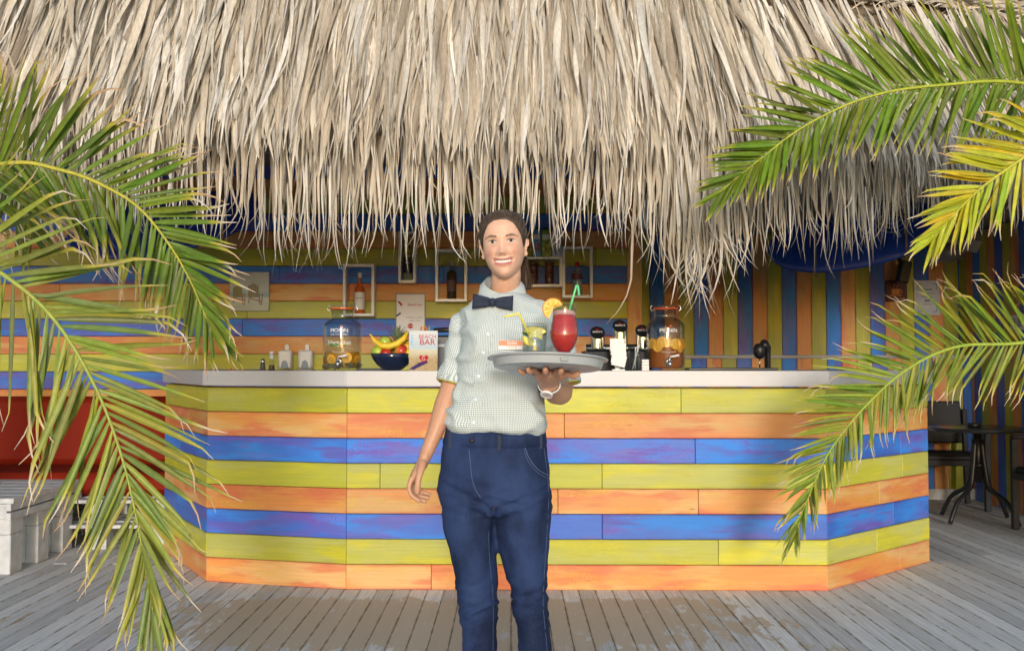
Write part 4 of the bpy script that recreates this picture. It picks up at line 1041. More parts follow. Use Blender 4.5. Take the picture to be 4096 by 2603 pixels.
b = B(); b.tube([(-.075, -.02, .20), (-.07, -.03, .232), (.05, -.03, .236), (.075, -.02, .2)], .014, n=8); part('hood', b, M['black'], t, True, world=False)
# beer tower
p = at_counter(2460, 5.80); t = thing('beer_tower', 'steel beer tower with three black slanted tap heads', 'beer tower', p)
X = lambda sx: at(sx / K, 0, 5.80).x - p.x
Z = lambda sy: at(0, sy / K, 5.80).z - CT
b = B(); b.box(((X(2327) + X(2592)) / 2, 0, .055), (X(2592) - X(2327), .2, .11), bev=.004); part('drip_box', b, mat('blue_black_box', (.012, .015, .024), .55, spec=.3), t, False, world=False)
b = B(); b.tube([(X(2340), 0, Z(1394)), (X(2600), 0, Z(1394))], .026, n=24); part('crossbar', b, M['steel'], t, True, world=False)
for sx, sy in ((2385, 1307), (2474, 1281), (2563, 1300)):
    r_ = .042; zt_ = Z(sy); n_ = 28; b = B()
    lo_ = [Vector((X(sx) + r_ * math.cos(2 * math.pi * k / n_), r_ * math.sin(2 * math.pi * k / n_) - .01, Z(1392))) for k in range(n_)]
    hi_ = [Vector((v.x, v.y, zt_ - .036 + (v.y + .01) / r_ * .036)) for v in lo_]
    b.loft([lo_, hi_], False)
    hd = part('tap_head', b, M['steel'], t, True, world=False)
    b = B(); ci = [Vector((X(sx) + (v.x - X(sx)) * 1.02, (v.y + .01) * 1.02 - .01, v.z)) for v in hi_]
    b.loft([ci, [v + Vector((0, -.003, .004)) for v in ci]]); part('badge', b, M['black'], hd, False, world=False)
    ang = math.atan2(.072, .084)
    me = text_mesh("BECK'S", .019, M['print_white'], .0004); link('lettering', me, hd, (X(sx), -.014, zt_ - .030), (ang, 0, 0))
    b = B(); b.box((X(sx), -.002, zt_ - .0185), (.012, .012, .003), rot=Matrix.Rotation(ang, 3, 'X')); part('emblem', b, M['red'], hd, False, world=False)
# napkins on a white holder
p = at_counter(2466, 5.55); t = thing('napkin_holder', 'white napkin holder in front of the beer tower', 'napkin holder', p)
b = B(); b.box((.0, .02, .075), (.03, .012, .15), bev=.003); b.box((0, .0, .004), (.07, .08, .008), bev=.002); part('stand', b, M['white_plastic'], t, False, world=False)
for i, (dx_, dz_, rz, s_) in enumerate(((-.004, .142, 0, .082), (.0, .118, 4, .082), (.002, .094, -3, .08), (.0, .072, 9, .078), (.002, .055, 14, .075))):
    b = B(); nseg = 6; g = []
    for k in range(nseg + 1):
        f = k / nseg - .5; g.append([Vector((f * s_, .004 * math.sin(f * 5 + i), -s_ * .42)), Vector((f * s_, .004 * math.sin(f * 5 + i) - .006, s_ * .42)), Vector((f * s_, .004 * math.sin(f * 5 + i) - .002, s_ * .42)), Vector((f * s_, .004 * math.sin(f * 5 + i) + .003, -s_ * .42))])
    b.loft(g); o = part('paper_napkin', b, M['paper'], None, False); o.location = p + Vector((dx_, -.006 - i * .010, dz_)); o.rotation_euler = (R(-8), R(rz), 0)
    tag(o, 'white paper napkin fanned on the holder, number %s from the top' % ['one', 'two', 'three', 'four', 'five'][i], 'napkin', 'fanned paper napkins')
p = at_counter(2531, 5.52); t = thing('utensil_glass', 'clear glass with clear stirrers beside the punch dispenser', 'glass', p)
b = B(); b.lathe([(.0006, 0), (.027, 0), (.036, .11), (.0335, .11), (.025, .008), (.0006, .008)], 20, caps=False); part('tumbler', b, M['glass'], t, True, world=False)
for i in range(4):
    b = B(); b.tube([(.01 * math.cos(i), .01 * math.sin(i), .009), (.026 + .01 * i - .03 * (i % 2), -.004, .125 + .006 * i)], .0032, n=6); o = part('stirrer', b, M['white_plastic'] if i % 2 else M['glass'], None, True); o.location = p
    tag(o, ('white' if i % 2 else 'clear') + ' stirrer leaning in the clear glass by the napkins', 'stirrer', 'stirrers in the glass')
p = at_counter(2572, 5.56); t = thing('sugar_box', 'small white box of packets between glass and punch dispenser', 'box', p)
for k in range(4):
    b = B(); b.box((0, 0, .008 + k * .0155), (.04, .06, .014), bev=.002); part('packet_layer', b, M['paper'], t, False, world=False)
# black mixer
p = at_counter(3045, 5.85); t = thing('drink_mixer', 'black upright drink mixer standing alone on the bar', 'mixer', p)
X2 = lambda sx: at(sx / K, 0, 5.85).x - p.x
b = B(); b.box(((X2(2735) + X2(3085)) / 2, 0, .007), (X2(3085) - X2(2735), .16, .013), bev=.003); part('base_plate', b, M['black'], t, False, world=False)
b = B(); b.tube([(.022, .02, .013), (.022, .02, .10), (.018, .015, .135), (.0, .0, .152)], [(.017, .03), (.018, .03), (.024, .035), (.026, .034)], n=12, side=(1, 0, 0), rounded=True); part('column', b, M['black'], t, True, world=False)
b = B(); b.lathe([(.008, .066), (.022, .074), (.034, .092), (.036, .125), (.028, .150), (.01, .156)], 18, c=(-.03, 0, 0)); part('motor_head', b, M['black'], t, True, world=False)
b = B(); b.tube([(-.03, 0, .068), (-.03, 0, .014)], .003, n=6); part('spindle', b, M['steel'], t, True, world=False)

# ------------------------------------------------------------------ things hanging and standing at the sides
M['surf_blue'] = mat('blue_board', (.012, .05, .36), .3, var=.06, vscale=2)
def surfboard(label, c, L, Wd, ax, up):
    ax = Vector(ax).normalized(); up = Vector(up); up = (up - ax * up.dot(ax)).normalized(); nr = ax.cross(up)
    Mx = Matrix((ax, up, nr)).transposed()
    t = thing('surfboard', label, 'surfboard', c)
    rings = []; n = 26
    for i in range(n + 1):
        f = -1 + 2 * i / n; hw = Wd / 2 * (max(0.0, 1 - abs(f) ** 2.4)) ** .5; hw = max(hw, .002); th = .035 * (max(0, 1 - f * f)) ** .4 + .003
        rings.append([Mx @ Vector((f * L / 2, hw * math.cos(2 * math.pi * k / 18), th * math.sin(2 * math.pi * k / 18) + .05 * f * f)) for k in range(18)])
    b = B(); b.loft(rings); part('hull', b, M['surf_blue'], t, True, world=False)
    for s in (-.25, .25):
        b = B(); q = Mx @ Vector((s * L, 0, -.045 * 1)); q2 = Mx @ Vector((s * L, Wd * .5, 0)); q3 = Mx @ Vector((s * L, -Wd * .5, 0))
        zt_ = 2.36 - Vector(c).z if Vector(c).x > 1 else 2.69 - Vector(c).z
        b.tube([Vector((q3.x, q3.y, max(zt_, q3.z + .05))), q3, q, q2, Vector((q2.x, q2.y, zt_ if zt_ > q2.z else q2.z + .02))], .009, n=6); part('rope', b, M['rope'], t, True, world=False)
surfboard('blue surfboard roped under the ceiling above the coffee sign', at(2010, 560, 7.2), 1.25, .5, (.93, -.34, .16), (-.16, .45, .86))
surfboard('blue surfboard roped under the ceiling behind the left fringe', at(395, 530, 6.9), 1.35, .5, (.93, .2, .22), (-.2, .5, .84))
# pendant lamp
c = at(2223, 592, 7.6); t = thing('pendant_lamp', 'unlit grey dome pendant lamp beside the blue surfboard', 'lamp', c)
b = B(); b.lathe([(.01, .075), (.05, .065), (.12, .03), (.14, -.01), (.125, -.05), (.06, -.075), (.01, -.08)], 26); part('shade', b, mat('dark_grey_shade', (.10, .10, .105), .4), t, True, world=False)
b = B(); b.tube([(0, 0, .07), (0, 0, 2.36 - c.z)], .008, n=6); part('stem', b, M['black'], t, True, world=False)
# fan
c = at(2095, 500, 6.9); t = thing('wall_fan', 'grey wire fan hanging behind the thatch fringe', 'fan', c)
b = B()
for r_ in (.05, .08, .11, .14): b.tube([(r_ * math.cos(q), -.03 * (1 - r_ / .14), r_ * math.sin(q)) for q in [i * 2 * math.pi / 24 for i in range(25)]], .002, n=5)
for i in range(16): q = i * math.pi / 8; b.tube([(.02 * math.cos(q), -.03, .02 * math.sin(q)), (.14 * math.cos(q), 0, .14 * math.sin(q))], .0015, n=4)
part('guard', b, M['grey_plastic'], t, True, world=False)
for i in range(3):
    q = i * 2.094; b = B(); b.add([(.015 * math.cos(q - .5), .01, .015 * math.sin(q - .5)), (.12 * math.cos(q - .4), .02, .12 * math.sin(q - .4)), (.12 * math.cos(q + .4), .0, .12 * math.sin(q + .4)), (.015 * math.cos(q + .5), .01, .015 * math.sin(q + .5))], [(0, 1, 2, 3)]); part('blade', b, M['black'], t, False, world=False)
b = B(); b.tube([(0, .03, 0), (0, .1, .05), (0, .1, 2.36 - c.z)], [.04, .02, .012], n=8); part('bracket', b, M['black'], t, True, world=False)
# signs on the far wall
def wall_panel(name, label, cat, x0, x1, y0, y1, Y, fm, pm, bd=.012, pd=.004):
    a = at(x0 / K, y1 / K, Y); c = at(x1 / K, y0 / K, Y)
    t = thing(name, label, cat, ((a.x + c.x) / 2, Y, (a.z + c.z) / 2)); w = c.x - a.x; h = c.z - a.z
    b = B(); b.box((0, 0, 0), (w, .018, h), bev=.003); part('frame', b, fm, t, False, world=False)
    b = B(); b.box((0, -.0105, 0), (w - 2 * bd, .004, h - 2 * bd)); return part('sheet', b, pm, t, False, world=False), w, h
FW = RY - .022
pg, w, h = wall_panel('coffee_sign', 'small dark red coffee bar sign with orange cup on upright planks', 'sign', 3543, 3627, 1122, 1206, FW, mat('maroon', (.07, .008, .012), .5), mat('maroon_sheet', (.08, .008, .014), .5))
og = mat('orange_print', (.55, .20, .02), .5)
link('lettering', text_mesh('COFFEE BAR', .026, og, .0004), pg, (0, -.013, -.068), UP)
b = B(); b.prism([(-.05, .02), (.03, .02), (.022, -.03), (-.042, -.03)], .001, c=(0, -.0136, 0)); b.prism([(-.07, -.036), (.05, -.036), (.04, -.044), (-.06, -.044)], .001, c=(0, -.0136, 0)); b.tube([(.028 + .018 * math.sin(q), -.0135, -.004 + .015 * math.cos(q)) for q in [i * .35 for i in range(10)]], .004, n=5); b.tube([(-.02, -.0135, .028), (-.026, -.0135, .042), (-.016, -.0135, .054), (-.02, -.0135, .066)], .004, n=5); b.tube([(.005, -.0135, .028), (-.001, -.0135, .042), (.009, -.0135, .054), (.005, -.0135, .066)], .004, n=5)
part('cup_print', b, og, pg, False, world=False)
pg, w, h = wall_panel('framed_certificate', 'silver framed certificate on the upright plank wall', 'certificate', 3655, 3758, 1122, 1262, FW, mat('silver_frame', (.45, .45, .46), .35, .6), mat('cert_paper', (.50, .51, .55), .5))
b = B()
for s in (-1, 1):
    for q in (-1, 1):
        b.box((s * (w / 2 - .035), -.013, q * (h / 2 - .06)), (.006, .001, .05)); b.box((s * (w / 2 - .052), -.0132, q * (h / 2 - .034)), (.04, .001, .006))
part('corner_print', b, M['print_grey'], pg, False, world=False)
b = B()
for k in range(5): b.box((0, -.0132, .075 - k * .033), ([.09, .12, .10, .05, .08][k], .001, [.012, .006, .006, .02, .006][k]))
part('text_print', b, M['print_grey'], pg, False, world=False)
c = at(2125, 640, 8.8); t = thing('loudspeaker', 'small black loudspeaker beside the framed certificate', 'loudspeaker', c)
b = B(); b.box((0, 0, 0), (.09, .1, .19), rot=Matrix.Rotation(R(12), 3, 'Y'), bev=.008); part('cabinet', b, M['black'], t, False, world=False)
b = B(); b.tube([(0, .02, .05), (-.02, .1, .16), (-.02, .19, .17)], .018, n=8); part('bracket', b, M['black'], t, True, world=False)
c = Vector((4.045, 7.95, 1.52)); t = thing('switch_box', 'pale wall switch plate on the side wall behind palm leaflets', 'switch', c)
b = B(); b.box((0, 0, 0), (.02, .22, .13), bev=.004); part('plate', b, M['white_plastic'], t, False, world=False)
for k in (-.05, .05):
    b = B(); b.box((-.012, k, 0), (.01, .05, .07), bev=.002); part('switch', b, M['grey_plastic'], t, False, world=False)
# chairs and table
def chair(label, loc, rz, first=None):
    t = thing('armchair', label, 'chair', loc, (0, 0, rz), 'black rattan armchairs')
    bx = lambda nm, c, s, bev=.004, rot=None: part(nm, B().box(c, s, rot, bev), M['black_matte'], t, False, world=False)
    bx('seat', (0, 0, .43), (.5, .5, .045), .012)
    bx('backrest', (0, .27, .69), (.48, .03, .36), .012, Matrix.Rotation(R(-8), 3, 'X'))
    for sx in (-1, 1):
        bx('leg', (sx * .265, -.25, .325), (.045, .045, .65)); bx('leg', (sx * .265, .25, .40), (.04, .045, .80), .004, Matrix.Rotation(R(-4), 3, 'X'))
        bx('armrest', (sx * .265, 0, .665), (.055, .54, .028), .008)
    bx('seat_rail', (0, -.25, .39), (.485, .03, .05)); bx('seat_rail', (0, .235, .39), (.485, .03, .05))
    return t
chair('black armchair with its back to the upright plank wall behind the table', (3.60, 8.35, 0), R(-6))
chair('black armchair at the near side of the black table, turned sideways', (3.86, 6.95, 0), R(-95))
c = Vector((3.52, 7.55, 0)); t = thing('round_table', 'black round pedestal table between the two black armchairs', 'table', c)
b = B(); b.lathe([(.0006, .685), (.33, .685), (.345, .69), (.35, .70), (.345, .712), (.33, .716), (.0006, .716)], 40, caps=False); part('tabletop', b, mat('black_tabletop', (.02, .022, .024), .25), t, 'auto', world=False)
b = B(); b.tube([(0, 0, .30), (0, 0, .69)], .028, n=12); b.lathe([(.03, .42), (.05, .42), (.05, .44), (.03, .44)], 14); part('column', b, M['black'], t, True, world=False)
for k in range(4):
    a_ = k * math.pi / 2 + .5; d = Vector((math.cos(a_), math.sin(a_), 0))
    b = B(); b.tube(smooth_path([d * .03 + Vector((0, 0, .62)), d * .06 + Vector((0, 0, .40)), d * .10 + Vector((0, 0, .26)), d * .24 + Vector((0, 0, .17)), d * .33 + Vector((0, 0, .015))], 14), .017, n=8); part('leg', b, M['black'], t, True, world=False)
b = B(); b.lathe([(.0006, 0), (.045, 0), (.05, .03), (.04, .03), (.036, .008), (.0006, .008)], 18, c=(-.05, -.05, .717), caps=False); tag(part('ashtray', b, M['black'], None, True), 'black ashtray on the round black table', 'ashtray').location = c
# red bench, pallets, white timber table
M['red_fabric'] = mat('red_upholstery', (.20, .014, .004), .7, spec=.15, var=.12, vscale=3, bump=.15, bscale=120)
t = thing('red_bench', 'red upholstered bench on white pallets against the plank wall', 'bench', (-3.6, 7.0, 0))
b = B(); b.box((-3.6, 7.26, .70), (2.75, .24, .50), rot=Matrix.Rotation(R(-8), 3, 'X'), bev=.05); part('backrest', b, M['red_fabric'], t, 'auto')
b = B(); b.box((-3.6, 6.88, .40), (2.75, .62, .15), bev=.045); part('seat', b, M['red_fabric'], t, 'auto')
for x_ in (-4.5, -3.58, -2.66):
    pl = thing('pallet', ['white pallet at the far end under the red bench', 'white pallet in the middle under the red bench', 'white pallet beside the bar counter under the red bench'][int((x_ + 4.6) / .92)], 'pallet', (x_, 6.85, 0), group='white pallets under the bench')
    for lv in range(2):
        z0 = lv * .16
        for k in range(5): part('slat', B().box((0, -.34 + k * .17, z0 + .145), (.88, .12, .022), bev=.002), M['white_wood'], pl, False, world=False)
        for k in (-1, 0, 1):
            part('stringer', B().box((k * .38, 0, z0 + .118), (.1, .8, .028), bev=.002), M['white_wood'], pl, False, world=False)
            for q in (-1, 0, 1): part('block', B().box((k * .38, q * .34, z0 + .06), (.1, .12, .085), bev=.003), M['white_wood'], pl, False, world=False)
            part('foot_board', B().box((k * .38, 0, z0 + .009), (.1, .8, .016), bev=.002), M['white_wood'], pl, False, world=False)
t = thing('timber_table', 'white painted timber table on thick post legs before the red bench', 'table', (-3.3, 6.1, 0))
for k in range(6): part('top_board', B().box((-3.31 + k * 0, 5.72 + k * .155, .42), (1.0, .148, .03), bev=.003), M['white_wood'], t, False)
for k in range(2): part('rail', B().box((-2.835, 6.1, .385 - k * .05), (.03, .93, .04), bev=.002), M['white_wood'], t, False)
part('rail', B().box((-3.33, 5.665, .36), (.96, .03, .085), bev=.002), M['white_wood'], t, False)
for x_ in (-3.72, -2.92):
    for y_ in (5.76, 6.09, 6.42):
        part('cap_block', B().box((x_, y_, .275), (.15, .15, .10), bev=.004), M['white_wood'], t, False)
        part('leg', B().box((x_ - .035, y_, .112), (.072, .14, .222), bev=.004), M['white_wood'], t, False)
        part('leg', B().box((x_ + .038, y_, .112), (.072, .14, .222), bev=.004), M['white_wood'], t, False)
# ------------------------------------------------------------------ the person
PY = 3.25
per = thing('person', 'smiling person in checked shirt, bow tie and dark jeans holding a tray', 'person', (-.05, PY, 0))
PO = Vector(per.location)
def PP(dx, dy, Y=PY): return at(dx, dy, Y)
def finish(me, name, mats, parent, smooth=True):
    me.materials.clear()
    for m in (mats if isinstance(mats, (list, tuple)) else [mats]): me.materials.append(m)
    me.polygons.foreach_set('use_smooth', [True] * len(me.polygons)); me.transform(Matrix.Translation(-wloc(parent))); me.update()
    return link(name, me, parent)
def voxel_union(b, size, smooth_it=2, fac=.5):
    me0 = b.mesh('tmp', M['black'], False); o = bpy.data.objects.new('tmp', me0); COL.objects.link(o)
    md = o.modifiers.new('r', 'REMESH'); md.mode = 'VOXEL'; md.voxel_size = size; md.use_smooth_shade = True
    if smooth_it:
        sm = o.modifiers.new('s', 'SMOOTH'); sm.factor = fac; sm.iterations = smooth_it
    bpy.context.view_layer.update()
    me = bpy.data.meshes.new_from_object(o.evaluated_get(bpy.context.evaluated_depsgraph_get()))
    bpy.data.objects.remove(o); bpy.data.meshes.remove(me0)
    return me
def verts_np(me):
    a = np.empty(len(me.vertices) * 3, dtype=np.float32); me.vertices.foreach_get('co', a); return a.reshape(-1, 3)
def norms_np(me):
    a = np.empty(len(me.vertices) * 3, dtype=np.float32); me.vertices.foreach_get('normal', a); return a.reshape(-1, 3)
def displace(me, fn):
    v = verts_np(me); n = norms_np(me)
    d = np.array([fn(p) for p in v], dtype=np.float32)
    me.vertices.foreach_set('co', (v + n * d[:, None]).ravel()); me.update()
def bvh_of(me):
    v = verts_np(me); return BVHTree.FromPolygons([tuple(p) for p in v], [tuple(p.vertices) for p in me.polygons])
def front(bv, x, z, y0=2.0):
    h = bv.ray_cast(Vector((x, y0, z)), Vector((0, 1, 0)))
    return h[0] if h[0] is not None else Vector((x, PY - .12, z))
def front_n(bv, x, z, y0=2.0):
    h = bv.ray_cast(Vector((x, y0, z)), Vector((0, 1, 0)))
    return (h[0], h[1] if h[1].y < 0 else -h[1]) if h[0] is not None else (Vector((x, PY - .12, z)), Vector((0, -1, 0)))
def sring(c, rx, rf, rb, n=40, e=2.4, tw=0.0):
    out = []
    for k in range(n):
        a = 2 * math.pi * k / n; ca, sa = math.cos(a), math.sin(a)
        x = rx * math.copysign(abs(ca) ** (2 / e), ca); y = (rb if sa > 0 else rf) * math.copysign(abs(sa) ** (2 / e), sa)
        out.append(Vector((c.x + x * math.cos(tw) - y * math.sin(tw), c.y + x * math.sin(tw) + y * math.cos(tw), c.z)))
    return out
# ---- head
HC = at(2015 / K, 981 / K, 3.22); HS = .958
HM = Matrix.Translation(HC) @ Matrix.Rotation(R(-4.0), 4, 'Y') @ Matrix.Rotation(R(-4), 4, 'Z') @ Matrix.Rotation(R(2), 4, 'X') @ Matrix.Scale(HS, 4)
HT = [(-.1135, .010, .064, -.045), (-.110, .023, .073, -.030), (-.103, .031, .080, -.008), (-.092, .0415, .0845, .022), (-.075, .0535, .0870, .055), (-.055, .0620, .0885, .078), (-.03, .0685, .0905, .092),
      (0, .0705, .0915, .098), (.03, .0715, .0935, .099), (.06, .069, .088, .096), (.08, .061, .076, .085), (.095, .047, .056, .066), (.104, .032, .036, .046), (.109, .012, .014, .02)]
def gs(x, s): return math.exp(-(x / s) ** 2)
def smile(x): return -.0605 + 5.5 * x * x          # height of the mouth line
def face_disp(x, z):
    ax = abs(x); d = 0.0
    t = min(1, max(0, (.012 - z) / .042)); rid = (.0035 + .0175 * t ** 1.6) * gs(x, .0080 + .0042 * t)
    d += rid * (1 if z > -.030 else gs(z + .030, .0075)) * (1 if z < .014 else gs(z - .014, .012))
    d += .0048 * gs(ax - .0130, .0070) * gs(z + .0335, .0075)
    d -= .0105 * gs(ax - .0305, .0155) * gs(z - .006, .0105)
    d += .0055 * gs(ax - .0310, .0120) * gs(z - .005, .0060)
    d += .0035 * gs(ax - .028, .020) * gs(z - .0245, .007)
    d += .0060 * gs(ax - .040, .017) * gs(z + .026, .014)
    d -= .0032 * gs(ax - (.0225 + .35 * max(0, -.036 - z)), .0055) * gs(z + .046, .013)
    m = smile(x); inx = 1 / (1 + math.exp((ax - .0305) / .0016))
    d += .0040 * gs(z - m - .0085, .0045) * inx
    d += .0060 * gs(z - m + .0095, .0050) * inx * (1 - .4 * (ax / .03) ** 2)
    d -= .0085 * gs(z - m - .0002, .0046) * inx
    d -= .003 * gs(ax - .0325, .004) * gs(z - smile(.0305), .005)
    d -= .0025 * gs(x, .02) * gs(z + .083, .005)
    d += .0050 * gs(x, .016) * gs(z + .098, .010)
    return d
def head_sec(z): return lerp_tab(HT, z)
def face_y(x, z):
    w, f, b_ = head_sec(z); q = min(.999, abs(x) / w)
    return -f * (1 - q ** 2.25) ** (1 / 2.25) - face_disp(x, z)
hb = B(); rings = []; NH, NA = 120, 120
for j in range(NH):
    z = -.1135 + .2225 * j / (NH - 1); w, f, b_ = head_sec(z); r_ = []
    for k in range(NA):
        a = 2 * math.pi * k / NA; ca, sa = math.cos(a), math.sin(a); e = 2.25
        x = w * math.copysign(abs(ca) ** (2 / e), ca); y = (b_ if sa > 0 else f) * math.copysign(abs(sa) ** (2 / e), sa)
        if b_ < 0 and sa > 0: y = b_ * abs(sa) ** (2 / e)
        if sa < 0: y -= face_disp(x, z) * min(1, -sa * 2.2)
        r_.append(HM @ Vector((x, y, z)))
    rings.append(r_)
body = B(); body.loft(rings)
for s in (-1, 1):      # ears
    Me = Matrix.Rotation(R(24 * s), 3, 'Z') @ Matrix.Rotation(R(8 * s), 3, 'Y')
    eb = B(); eb.ball((0, 0, 0), (.005, .016, .027), 16, 11)
    eb.tube([(s * .006, .012 * math.cos(q) + .002, .024 * math.sin(q)) for q in [R(-70 + i * 20) for i in range(13)]], .0042, n=8, rounded=True)
    eb.ball((s * .003, -.004, -.026), (.006, .008, .009), 10, 8)
    body.add([HM @ (Me @ Vector(p) + Vector((s * .0718, .016, -.008))) for p in eb.v], eb.f)
# neck, torso
NB = PP(1184, 716, 3.27)
body.tube([HM @ Vector((0, .022, -.045)), HM @ Vector((0, .024, -.10)), NB + Vector((.002, .012, .02)), NB + Vector((0, .01, -.03))], [(.050, .053), (.0475, .050), (.050, .050), (.075, .06)], n=28, side=(1, 0, 0))
TOR = [(1018, 1063, 1276, .100, .092), (1008, 1052, 1280, .112, .10), (994, 1044, 1282, .120, .105), (975, 1048, 1279, .117, .102), (945, 1063, 1275, .110, .098), (905, 1074, 1276, .112, .096), (865, 1080, 1282, .122, .098),
       (825, 1084, 1290, .134, .100), (790, 1084, 1294, .132, .102), (755, 1083, 1296, .112, .100), (732, 1087, 1292, .096, .092), (716, 1100, 1278, .080, .080), (703, 1122, 1254, .066, .066), (694, 1142, 1232, .055, .058)]
def torso(b, k=1.0, e=2.5):
    rr = []
    for dy, xl, xr, f, bk in TOR:
        c = PP((xl + xr) / 2, dy); hw = (xr - xl) / 2 / ppm(PY)
        rr.append(sring(c, hw * k, f * k, bk * k, 44, e, R(-6)))
    b.loft(rr)
torso(body, .82)
HIP = [(1004, 1053, 1279, .103, .098), (1040, 1043, 1284, .108, .108), (1080, 1036, 1289, .113, .122), (1120, 1032, 1293, .114, .130), (1150, 1031, 1295, .112, .130), (1182, 1036, 1295, .106, .118), (1200, 1060, 1270, .085, .09), (1222, 1110, 1222, .05, .05), (1235, 1150, 1180, .02, .02)]
LEGL = [(1165, 1034, 1166, .105), (1210, 1040, 1167, .102), (1250, 1046, 1171, .098), (1300, 1058, 1168, .092), (1350, 1070, 1167, .085), (1385, 1077, 1168, .080), (1420, 1080, 1168, .077), (1470, 1085, 1168, .075), (1530, 1090, 1168, .068), (1640, 1101, 1166, .053)]
LEGR = [(1165, 1160, 1296, .105), (1210, 1163, 1295, .102), (1250, 1163, 1293, .098), (1300, 1174, 1290, .092), (1350, 1191, 1286, .082), (1385, 1203, 1284, .077), (1420, 1208, 1286, .074), (1470, 1214, 1291, .073), (1530, 1220, 1298, .070), (1640, 1230, 1294, .053)]
def legs(b, k=1.0, foot=False):
    rr = []
    for dy, xl, xr, f, bk in HIP:
        c = PP((xl + xr) / 2, dy); rr.append(sring(c, (xr - xl) / 2 / ppm(PY) * k, f * k, bk * k, 44, 2.3, R(-4)))
    b.loft(rr)
    for T_ in (LEGL, LEGR):
        rr = []
        for dy, xl, xr, dp in T_:
            c = PP((xl + xr) / 2, dy, PY + .01); rr.append(sring(c, (xr - xl) / 2 / ppm(PY) * k, dp * k, dp * k, 32, 2.1))
        if foot:
            c = rr[-1]; z0 = c[0].z; m_ = sum((p for p in c), Vector()) / len(c)
            rr.append([Vector((m_.x + (p.x - m_.x) * .8, m_.y + (p.y - m_.y) * .8, .06)) for p in c]); rr.append([Vector((m_.x + (p.x - m_.x) * .8, m_.y + (p.y - m_.y) * .8, .03)) for p in c])
        b.loft(rr)
legs(body, .88, True)
# arms and hands
AL = [(1112, 775, 3.27, .036), (1092, 805, 3.28, .036), (1075, 870, 3.275, .038), (1060, 918, 3.26, .037), (1046, 955, 3.245, .036), (1026, 1010, 3.225, .032), (1010, 1048, 3.21, .0265), (1000, 1072, 3.202, .0245)]
body.tube([PP(a, c, y) for a, c, y, r in AL], [(r * (1.0 if i < 6 else .95), r * (1 if i < 5 else .86)) for i, (a, c, y, r) in enumerate(AL)], n=20, side=(0, 1, 0), rounded=True)
body.tube([PP(1002, 1066, 3.202), PP(993, 1090, 3.198), PP(979, 1112, 3.198), PP(969, 1129, 3.200)], [(.0245, .019), (.030, .0185), (.037, .0165), (.038, .0125)], n=20, side=(0, 1, 0), rounded=True)
def finger(pts, r0, r1):
    p = smooth_path(pts, 10); body.tube(p, [mix(r0, r1, i / 10) * (1 + .07 * math.sin(i / 10 * 3.14 * 3)) for i in range(11)], n=12, rounded=True)
finger([PP(968, 1124, 3.170), PP(962, 1148, 3.163), PP(970, 1166, 3.163), PP(986, 1177, 3.166)], .0086, .0068)
finger([PP(969, 1127, 3.190), PP(966, 1152, 3.185), PP(979, 1170, 3.185), PP(999, 1178, 3.188)], .0088, .0070)
finger([PP(973, 1126, 3.211), PP(972, 1150, 3.208), PP(986, 1165, 3.208), PP(1007, 1170, 3.210)], .0084, .0068)
finger([PP(979, 1122, 3.230), PP(982, 1143, 3.230), PP(994, 1156, 3.230), PP(1010, 1162, 3.232)], .0074, .0060)
finger([PP(994, 1090, 3.172), PP(987, 1114, 3.152), PP(983, 1134, 3.147), PP(981, 1157, 3.149)], .0125, .0085)
AR = [(1286, 775, 3.27, .036), (1304, 805, 3.285, .038), (1318, 860, 3.285, .040), (1319, 905, 3.27, .040), (1316, 922, 3.235, .042), (1308, 921, 3.17, .040), (1297, 912, 3.08, .034), (1291, 904, 3.00, .029)]
body.tube([PP(a, c, y) for a, c, y, r in AR], [(r, r if i < 6 else r * .8) for i, (a, c, y, r) in enumerate(AR)], n=20, side=(1, 0, 0), rounded=True)
# tray geometry is needed for the fingertips
TC = Vector(((2191 - 2048) / F * 2.86, 2.86, 1.208)); TM = Matrix.Translation(TC) @ Matrix.Rotation(R(1.4), 4, 'Y') @ Matrix.Rotation(R(-6), 4, 'X')
TD = .026
def tray_under(x, y):
    """height of the underside of the tray at a plan position"""
    n = TM.to_3x3() @ Vector((0, 0, 1)); p = TM @ Vector((0, 0, -TD)); return p.z - (n.x * (x - p.x) + n.y * (y - p.y)) / n.z
def tip(dx, Y, r):
    x = at(dx, 860, Y).x; return Vector((x, Y, tray_under(x, Y) - r - .0008))
body.tube([PP(1291, 903, 3.01), PP(1288, 893, 2.97), PP(1286, 883, 2.925), PP(1284, 879, 2.900)], [(.0285, .021), (.034, .021), (.041, .018), (.040, .013)], n=20, side=(1, 0, 0), rounded=True)
def finger2(root, mid, tp, r0, r1): finger([root, mid, tp + (mid - tp) * .35 + Vector((0, 0, -.006)), tp], r0, r1)
finger2(PP(1259, 880, 2.915), PP(1244, 872, 2.875), tip(1222, 2.85, .0065), .0078, .0064)
finger2(PP(1268, 879, 2.900), PP(1255, 871, 2.845), tip(1242, 2.805, .0075), .0088, .0072)
finger2(PP(1285, 879, 2.895), PP(1284, 873, 2.83), tip(1282, 2.785, .0078), .0090, .0076)
finger2(PP(1302, 879, 2.900), PP(1311, 872, 2.845), tip(1320, 2.805, .0075), .0090, .0075)
finger2(PP(1312, 888, 2.945), PP(1333, 880, 2.91), tip(1358, 2.875, .0088), .0125, .0088)
me = voxel_union(body, .0026, 1, .4)
